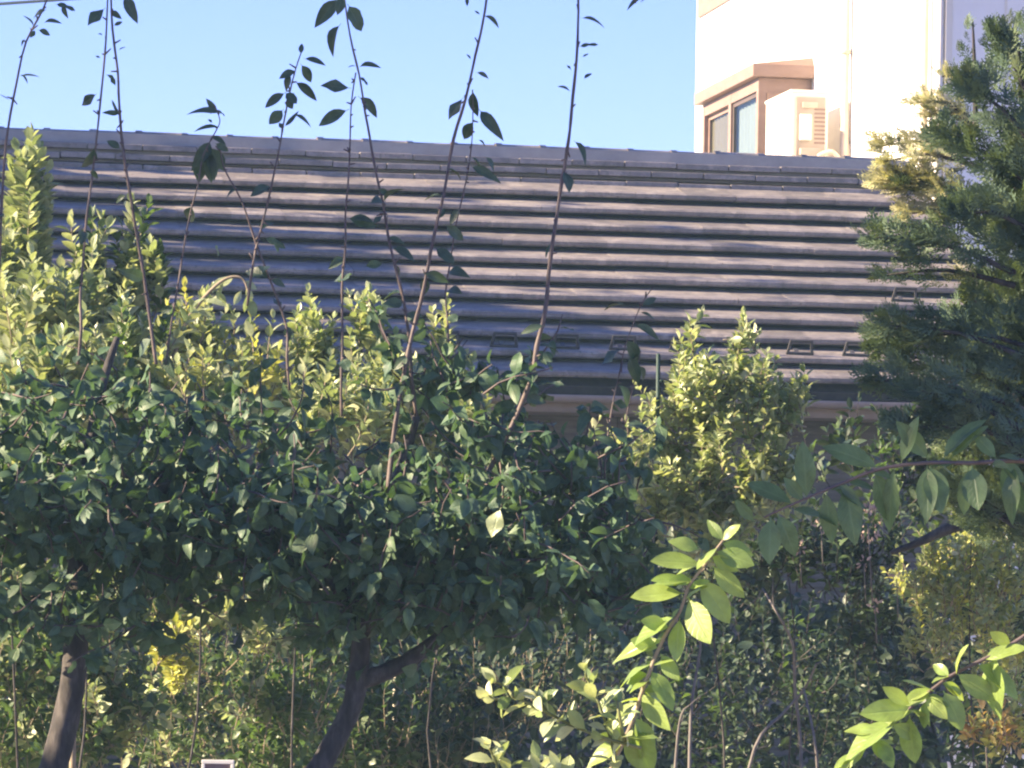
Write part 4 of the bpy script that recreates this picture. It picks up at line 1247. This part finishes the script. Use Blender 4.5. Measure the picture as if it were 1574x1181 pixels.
for (px, py, where) in ((1328, 866, 'faded pale blossom right under the dried pinkish flower head'), (1229, 842, 'leftmost small faded pale blossom on the shaded flowering bush'), (1262, 810, 'small faded pale blossom close below the hanging branch leaves'), (1378, 890, 'small faded pale blossom nearest the sunlit domed shrub'), (1345, 930, 'lowest small faded pale blossom on the shaded flowering bush')):
    f_ = Leaves('small'); c = P(px, py, 12.2)
    root = empty('small_flower', c, where, 'flower', 'faded blossoms on the shaded bush')
    for k in range(12):
        v = rvec() * .012
        f_.add(c + v, v, rvec(), random.uniform(.012, .02))
    for r in f_.L: f_.single(r, M['petal'], root, 'petal')
    t = Tubes(); t.add([c, c + Vector((.01, .03, -.12))], [.002, .002], 5, 1); t.build('stem', M['deadtwig'], root)

# bare stems in the dark gap
bt = empty('bare_shrub', Vector((P(1180, 1400, 12).x, 12.0, 0)), 'leafless grey twiggy stems in the dark gap at the lower right', 'shrub')
for pts in ([(1225, 1400), (1232, 1180), (1222, 1060), (1218, 990), (1190, 935), (1172, 905)], [(1058, 1300), (1062, 1100), (1076, 1000), (1078, 950)], [(1030, 1300), (1042, 1130), (1052, 1090)], [(1130, 1300), (1160, 1150), (1205, 1095), (1236, 1060), (1255, 1020)], [(1260, 1300), (1255, 1160), (1236, 1060)]):
    t = Tubes()
    k = len(pts)
    pp = t.add([P(x, y, 11.9 + random.uniform(-.15, .15)) for x, y in pts], [.006 - .003 * i / (k - 1) for i in range(k)], 6, 4, .1)
    for q in pp[4::4]:
        t.add(grow(q, rvec() + UP * .4, random.uniform(.04, .12), 3, .3, .1), [.002, .0018, .0015, .001], 4, 1)
    t.build('stem', M['deadtwig'], bt)

# ------------------------------------------------------------------ conifer at the right
cy = empty('cypress_tree', Vector((P(1640, 800, 10.95).x, 10.95, 0)), 'dark green cypress with sunlit golden tips in front of the white house', 'tree')
base = Vector((P(1640, 800, 10.95).x, 10.95, 0))
t = Tubes()
t.add([base, base + Vector((.02, 0, .9)), base + Vector((-.02, .02, 1.9)), base + Vector((0, 0, 3.4))], [.075, .06, .045, .012], 10, 5, .06)
t.build('trunk', M['bark'], cy)
br = Tubes(); cl = Leaves('frond'); ctip = Leaves('frond')


def spray(pa, pb, n, size, lv, width=.05, flat=0.5, br=br):
    p = br.add([pa, pa.lerp(pb, .5) + UP * .03, pb], [.010, .006, .002], 5, 4)
    d0 = (pb - pa).normalized()
    for k in range(n):
        u = 0.15 + 0.85 * random.random() ** .75
        q = p[min(len(p) - 1, int(u * (len(p) - 1)))]
        off = rvec() * width * (1.15 - u)
        d = d0 * .9 + rvec() * .6 + UP * .15
        lv.add(q + off, d, UP * flat + rvec() * .7 + Vector((0, -.5, 0)), size * random.uniform(.6, 1.15))


for k in range(245):
    z = 1.85 + 1.45 * random.random() ** 1.15
    th = random.uniform(0, 2 * math.pi)
    rad = 0.52 * (1 - max(0, z - 1.5) / 2.1) * random.uniform(.75, 1.05)
    if z > 2.9: rad *= .7
    pa = base + Vector((math.cos(th) * .08, math.sin(th) * .08, z - .12))
    pb = base + Vector((math.cos(th) * rad, math.sin(th) * min(rad, .42) * .95, z + random.uniform(-.05, .16)))
    if 2.40 < z < 2.60 and (math.sin(th) < .3 or math.cos(th) < 0): continue
    spray(pa, pb, 42, .082, cl, .10)
# branches seen one by one on the left side (photo columns/rows)
for (a, b, Yb, n, s) in (((1560, 420), (1338, 365), 10.75, 46, .10), ((1560, 440), (1350, 425), 10.80, 20, .07), ((1600, 560), (1350, 500), 10.65, 36, .10), ((1600, 620), (1340, 540), 10.75, 36, .10), ((1600, 300), (1440, 210), 10.85, 44, .10), ((1600, 240), (1480, 130), 10.75, 40, .10), ((1600, 200), (1530, 60), 10.85, 36, .10), ((1570, 660), (1390, 600), 10.55, 30, .09), ((1600, 720), (1440, 640), 10.55, 34, .09), ((1590, 360), (1470, 330), 10.75, 40, .1), ((1600, 640), (1335, 585), 10.60, 40, .09), ((1600, 690), (1370, 660), 10.55, 36, .09), ((1600, 540), (1400, 520), 10.70, 36, .09), ((1500, 210), (1495, 30), 10.95, 10, .05), ((1570, 150), (1560, 40), 10.95, 10, .06)):
    bq = Tubes(); lq = Leaves('frond')
    spray(P(*a, Yb), P(*b, Yb), int(n * 1.6), s, lq, .085, .5, bq)
    bo = bq.build('branch', M['bark'], cy); lq.emit(M['cypress'], bo, 8, 'foliage', 'frond')
# the sunlit tips, a little further back where the sun reaches
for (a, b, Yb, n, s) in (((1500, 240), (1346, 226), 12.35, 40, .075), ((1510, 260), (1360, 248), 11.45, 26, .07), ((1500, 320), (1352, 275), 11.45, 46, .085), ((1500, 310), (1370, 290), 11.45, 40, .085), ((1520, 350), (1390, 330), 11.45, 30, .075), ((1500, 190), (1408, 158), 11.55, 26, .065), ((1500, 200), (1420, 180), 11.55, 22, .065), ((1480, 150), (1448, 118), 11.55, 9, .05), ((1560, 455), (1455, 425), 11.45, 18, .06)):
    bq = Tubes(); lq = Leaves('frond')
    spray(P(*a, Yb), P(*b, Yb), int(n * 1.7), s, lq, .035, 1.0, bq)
    bo = bq.build('branch', M['bark'], cy); lq.emit(M['cypress_sunlit'], bo, 10, 'foliage', 'frond')
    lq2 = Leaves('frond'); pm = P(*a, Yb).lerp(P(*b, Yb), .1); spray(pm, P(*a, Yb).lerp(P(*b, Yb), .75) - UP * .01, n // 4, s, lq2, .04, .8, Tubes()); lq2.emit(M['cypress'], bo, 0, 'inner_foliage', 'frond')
tag(br.build('branches', M['bark'], cy), kind='stuff')
cl.emit(M['cypress'], cy, 120, 'foliage', 'frond')

# clipped, layered shrub with a sunlit shelf
shrub('topiary_shrub', 'sunlit golden domed shelf of a clipped shrub at the lower right', 'shrub',
      [(1500, 850, 12.3, 105, 36, .25, 75), (1435, 895, 12.3, 60, 55, .2, 60), (1510, 915, 12.3, 100, 60, .25, 90), (1440, 980, 12.3, 65, 50, .2, 40), (1550, 980, 12.4, 70, 60, .2, 40), (1540, 1060, 12.8, 60, 80, .2, 30)],
      'small', M['privet_leaf'], 0.036, M['twig'], 160, 10, 0.09, None, ang=0.7, lift=.2, mat2=M['gold_leaf'], frac2=0.25)
t = Tubes()
t.add([Vector((P(1620, 900, 12.0).x, 12.0, 0)), P(1610, 870, 12.0), P(1560, 805, 12.0), P(1480, 806, 12.0), P(1410, 835, 12.0), P(1370, 850, 12.0)], [.04, .032, .024, .019, .013, .007], 9, 5, .08)
tag(t.build('pruned_branch', M['bark']), 'thick dark bare branch arching over the sunlit domed shrub', 'branch')
shrub('autumn_bush', 'orange and yellow leaved bush in the bottom right corner', 'shrub',
      [(1545, 1130, 11.9, 34, 45, .1, 20), (1500, 1120, 11.9, 20, 30, .06, 6)],
      'oval', M['orange_leaf'], 0.045, M['twig'], 60, 8, 0.1, None, mat2=M['gold_leaf'], frac2=0.4)

# ------------------------------------------------------------------ near branches
def near_branch(name, label, stem, r0, r1, Y, leaves, mat, stemmat, group=None, wide=1.0, extra=0):
    V = [P(x, y, Y) for x, y in stem]
    root = empty(name, V[0], label, 'branch', group)
    t = Tubes(); n = len(V)
    t.add(V, [r0 + (r1 - r0) * i / (n - 1) for i in range(n)], 8, 5, .08)
    t.build('stem', stemmat, root)
    lv = Leaves('broad')
    for L_ in leaves:
        a, b = L_[0], L_[1]
        w = (L_[2] if len(L_) > 2 else 1.0) * wide
        nrm = Vector(L_[3]) if len(L_) > 3 else Vector((-0.35, -0.55, 0.65)) + rvec() * .3
        p, q = P(*a, Y), P(*b, Y)
        d = q - p
        s = d.length * 1.04
        d = d + Vector((0, random.uniform(-.55, .25) * s, 0))
        lv.add(p, d, nrm, s, w)
    pth, _ = smooth_path(V, [1] * n, 5)
    for k in range(extra):
        u = random.uniform(.12, 1); q = pth[int(u * (len(pth) - 1))]
        dd = Vector((random.choice((-1, 1)) * random.uniform(.4, 1), random.uniform(-.6, .6), random.uniform(-.8, .5)))
        lv.add(q, dd, Vector((-.5, -.5, .6)) + rvec() * .4, random.uniform(.027, .042), wide)
    for r in lv.L: lv.single(r, mat, root)
    return root


YB = 5.35
near_branch('leafy_branch', 'long horizontal branch of broad hanging green leaves at the right', [(1660, 720), (1574, 709), (1490, 712), (1420, 712), (1350, 722), (1290, 745), (1235, 768), (1175, 795)], .0036, .0014, YB,
            [((1428, 706), (1378, 650), .9), ((1385, 712), (1408, 640), .85), ((1448, 708), (1502, 634), .7), ((1460, 706), (1515, 650), .7), ((1532, 706), (1500, 668), 1.0), ((1352, 720), (1268, 682), .85),
             ((1345, 724), (1370, 800), 1.15), ((1375, 718), (1362, 815), .9), ((1430, 716), (1445, 790), 1.25), ((1425, 716), (1420, 800), 1.0), ((1494, 716), (1500, 785), 1.3), ((1490, 718), (1482, 790), .8), ((1540, 712), (1572, 790), 1.0), ((1535, 706), (1575, 740), 1.0), ((1560, 715), (1545, 800), .9),
             ((1280, 750), (1330, 780), 1.1), ((1270, 755), (1278, 835), .9), ((1240, 768), (1234, 682), .9), ((1235, 770), (1205, 735), 1.1), ((1220, 775), (1150, 740), .9), ((1215, 782), (1290, 800), .9), ((1300, 745), (1312, 835), 1.0), ((1185, 795), (1180, 865), 1.2), ((1195, 790), (1225, 850), 1.2), ((1160, 802), (1130, 770), 1.0), ((1600, 712), (1590, 640), 1.0), ((1610, 715), (1600, 800), 1.0)],
            M['branch_leaf'], M['shoot'], extra=8)
near_branch('leafy_sprig', 'bright sunlit sprig of oval yellow green leaves rising in the lower middle', [(915, 1260), (940, 1180), (968, 1120), (992, 1050), (1018, 985), (1045, 940), (1060, 900), (1088, 862), (1112, 830)], .0030, .0013, 4.35,
            [((1100, 848), (1158, 868), 1.05, (-.75, -.5, .55)), ((1080, 868), (1002, 860), .9, (-.75, -.5, .55)), ((1075, 845), (1032, 828), 1.1), ((1062, 893), (1000, 890), .85, (-.75, -.5, .55)), ((1052, 912), (972, 915), .9, (-.75, -.5, .55)), ((1058, 905), (1090, 890), 1.0), ((1075, 890), (1122, 955), .95), ((1095, 870), (1142, 918), .8), ((1058, 918), (1090, 995), .95, (-.75, -.5, .55)), ((1045, 935), (1030, 948), 1.2), ((1040, 945), (972, 985), .9, (-.75, -.5, .55)), ((1045, 950), (1038, 1015), .9), ((1022, 985), (935, 1004), .85, (-.75, -.5, .55)), ((1015, 1005), (1042, 1045), .95, (-.75, -.5, .55)), ((1005, 1020), (945, 1045), .9), ((1000, 1030), (1036, 1090), .85), ((1002, 1045), (962, 1062), .9), ((985, 1065), (1028, 1125), .8, (-.75, -.5, .55)), ((975, 1100), (1010, 1175), .95), ((968, 1115), (1000, 1190), 1.1), ((960, 1140), (900, 1170), .9), ((1110, 832), (1135, 805), 1.0), ((1112, 832), (1088, 800), .9)],
            M['sprig_leaf'], M['twig'], wide=1.25, extra=22)
near_branch('leafy_sprig', 'half shaded sprig of oval green leaves in the lower right corner', [(1600, 960), (1540, 1000), (1460, 1040), (1400, 1088), (1350, 1130), (1290, 1185)], .0028, .0013, 4.75,
            [((1408, 1092), (1322, 1095), .9), ((1400, 1085), (1355, 1055), .8), ((1440, 1065), (1383, 1042), .85), ((1425, 1075), (1420, 1120), 1.0), ((1450, 1062), (1480, 1120), 1.1), ((1398, 1100), (1405, 1172), 1.1), ((1385, 1105), (1290, 1150), 1.0), ((1360, 1125), (1300, 1120), .8), ((1350, 1135), (1372, 1181), 1.0), ((1470, 1040), (1470, 985), .9), ((1510, 1015), (1574, 990), .9), ((1500, 1020), (1570, 1060), 1.0), ((1530, 1005), (1520, 1100), 1.1), ((1470, 1035), (1530, 1075), .9), ((1325, 1155), (1280, 1180), 1.0)],
            M['sprig_leaf'], M['shoot'], wide=1.15, extra=20)
# fine pale branchlets with small new leaves at the bottom
yb = empty('budding_twig', P(960, 1200, 4.25), 'fine pale twig with tiny curled new leaves reaching left at the bottom', 'twig')
for pts in ([(985, 1150), (930, 1135), (880, 1115), (830, 1090), (790, 1072), (762, 1075), (752, 1070)], [(790, 1072), (775, 1055), (762, 1048)], [(840, 1095), (825, 1070), (815, 1065)], [(950, 1200), (940, 1140), (920, 1080), (905, 1050), (900, 1035)], [(960, 1140), (950, 1090), (948, 1070)], [(760, 1230), (765, 1181), (752, 1150)], [(790, 1240), (780, 1180), (770, 1160)], [(830, 1240), (830, 1190), (825, 1170)], [(880, 1230), (865, 1185), (850, 1178)]):
    V = [P(x, y, 4.25 + random.uniform(-.02, .02)) for x, y in pts]
    t = Tubes(); k = len(V)
    t.add(V, [.0022 - .0012 * i / (k - 1) for i in range(k)], 6, 4, .1)
    t.build('stem', M['green_stem'], yb)
    lv = Leaves('small')
    n = max(4, int(sum((V[i + 1] - V[i]).length for i in range(k - 1)) / .007))
    shoot_leaves(lv, V, 0.05, n, .030, .9, 0, False)
    for r in lv.L: lv.single((r[0], r[1], r[2], r[3], 1.15), M['privet_leaf'], yb)

# ------------------------------------------------------------------ overhead wire
wp = empty('utility_pole', Vector((-30, 60, 0)), 'concrete utility pole beyond the left edge of the view', 'pole')
t = Tubes(); t.add([Vector((-30, 60, 0)), Vector((-30, 60, 11.5))], [.17, .12], 12, 1); t.build('pole', M['concrete'], wp)
t = Tubes(); t.add([Vector((-30.9, 60, 10.9)), Vector((-29.1, 60, 10.9))], [.05, .05], 8, 1); t.build('crossarm', M['greymetal'], wp)
a, b = P(0, 7, 60), P(105, -1, 60)
dv = (b - a) / (b.x - a.x)
cable = Tubes()
ca = [a + dv * (x - a.x) + UP * (0.0016 * (x + 6) ** 2) for x in np.linspace(-30, 22, 30)]
cable.add(ca, [.024] * 30, 6, 1)
tag(cable.build('overhead_wire', M['rubber']), 'thin dark overhead wire crossing the upper left corner of the sky', 'wire')

# ------------------------------------------------------------------ unseen trees added left of the view to cast the shade
def shade_tree(label, x0, y0, y1, z0, z1, n, size, rx=.8, seed=3, holes=60, fringe=0):
    rt = empty('unseen_shade_tree', Vector((x0, (y0 + y1) / 2, 0)), label, 'tree', 'unseen trees added on the left for shade')
    t = Tubes()
    for yy in np.arange(y0 + .5, y1, 1.3):
        t.add([Vector((x0, yy, 0)), Vector((x0 + .05, yy + .1, z1 * .5)), Vector((x0, yy, z1 * .95))], [.12, .09, .02], 9, 4, .06)
    t.build('trunk', M['bark'], rt)
    lv = Leaves('oval')
    gaps = [(random.uniform(y0, y1), random.uniform(z1 * .55, z1 * .8) if random.random() < .75 else random.uniform(z1 * .3, z1), random.uniform(.06, .16)) for _ in range(holes)]  # openings shaped to let sun flecks through
    for k in range(n):
        y = random.uniform(y0, y1)
        top = z1 + .25 * math.sin(y * 2.3 + seed) + .16 * math.sin(y * 5.9 + seed)
        z = z0 + (top - z0) * random.random() ** .8
        sz = random.uniform(.6, 1.2) * size
        dx = random.gauss(0, rx * .5)
        if any((y - g[0] - .14 * dx) ** 2 + (z - g[1] + .49 * dx) ** 2 < (g[2] + .35 * sz) ** 2 for g in gaps): continue
        lv.add((x0 + dx, y, z), rvec() + Vector((0, 0, .2)), rvec() + Vector((-.8, 0, .4)), sz)
    for k in range(fringe):
        lv.add((x0 + random.gauss(0, rx * .4), random.uniform(y0, y1), z1 + 1.5 * random.random() ** 1.6), rvec() + UP * .4, rvec() + Vector((-.8, 0, .4)), random.uniform(.5, 1.1) * size * .8)
    lv.emit(M['dark_leaf'], rt, 0)
    return rt


shade_tree('unseen dense evergreen added off the left edge to shade the fruit trees', -6.5, 3.85, 9.5, .2, 6.9, 9500, .26, .6, holes=150)
shade_tree('unseen broad evergreen added off the left edge to shade the tiled roof', -8.0, 16.9, 23.3, .2, 6.75, 9000, .26, .6, seed=1, holes=14, fringe=200)

# ------------------------------------------------------------------ thin volume added to lift the shadows like lens glare
hz = bmesh.new()
add_box(hz, Vector((-405, -105, -1.05)), Vector((810, 0, 0)), Vector((0, 710, 0)), Vector((0, 0, 13.5)))
hm, hnt, hout = new_mat('glare_veil')
pv = N(hnt, 'ShaderNodeVolumePrincipled')
pv.inputs['Color'].default_value = (0.48, 0.80, 1.0, 1)
pv.inputs['Density'].default_value = 0.0018
hnt.links.new(pv.outputs[0], hout.inputs['Volume'])
tag(bm_obj('glare_haze', hz, hm), kind='stuff')
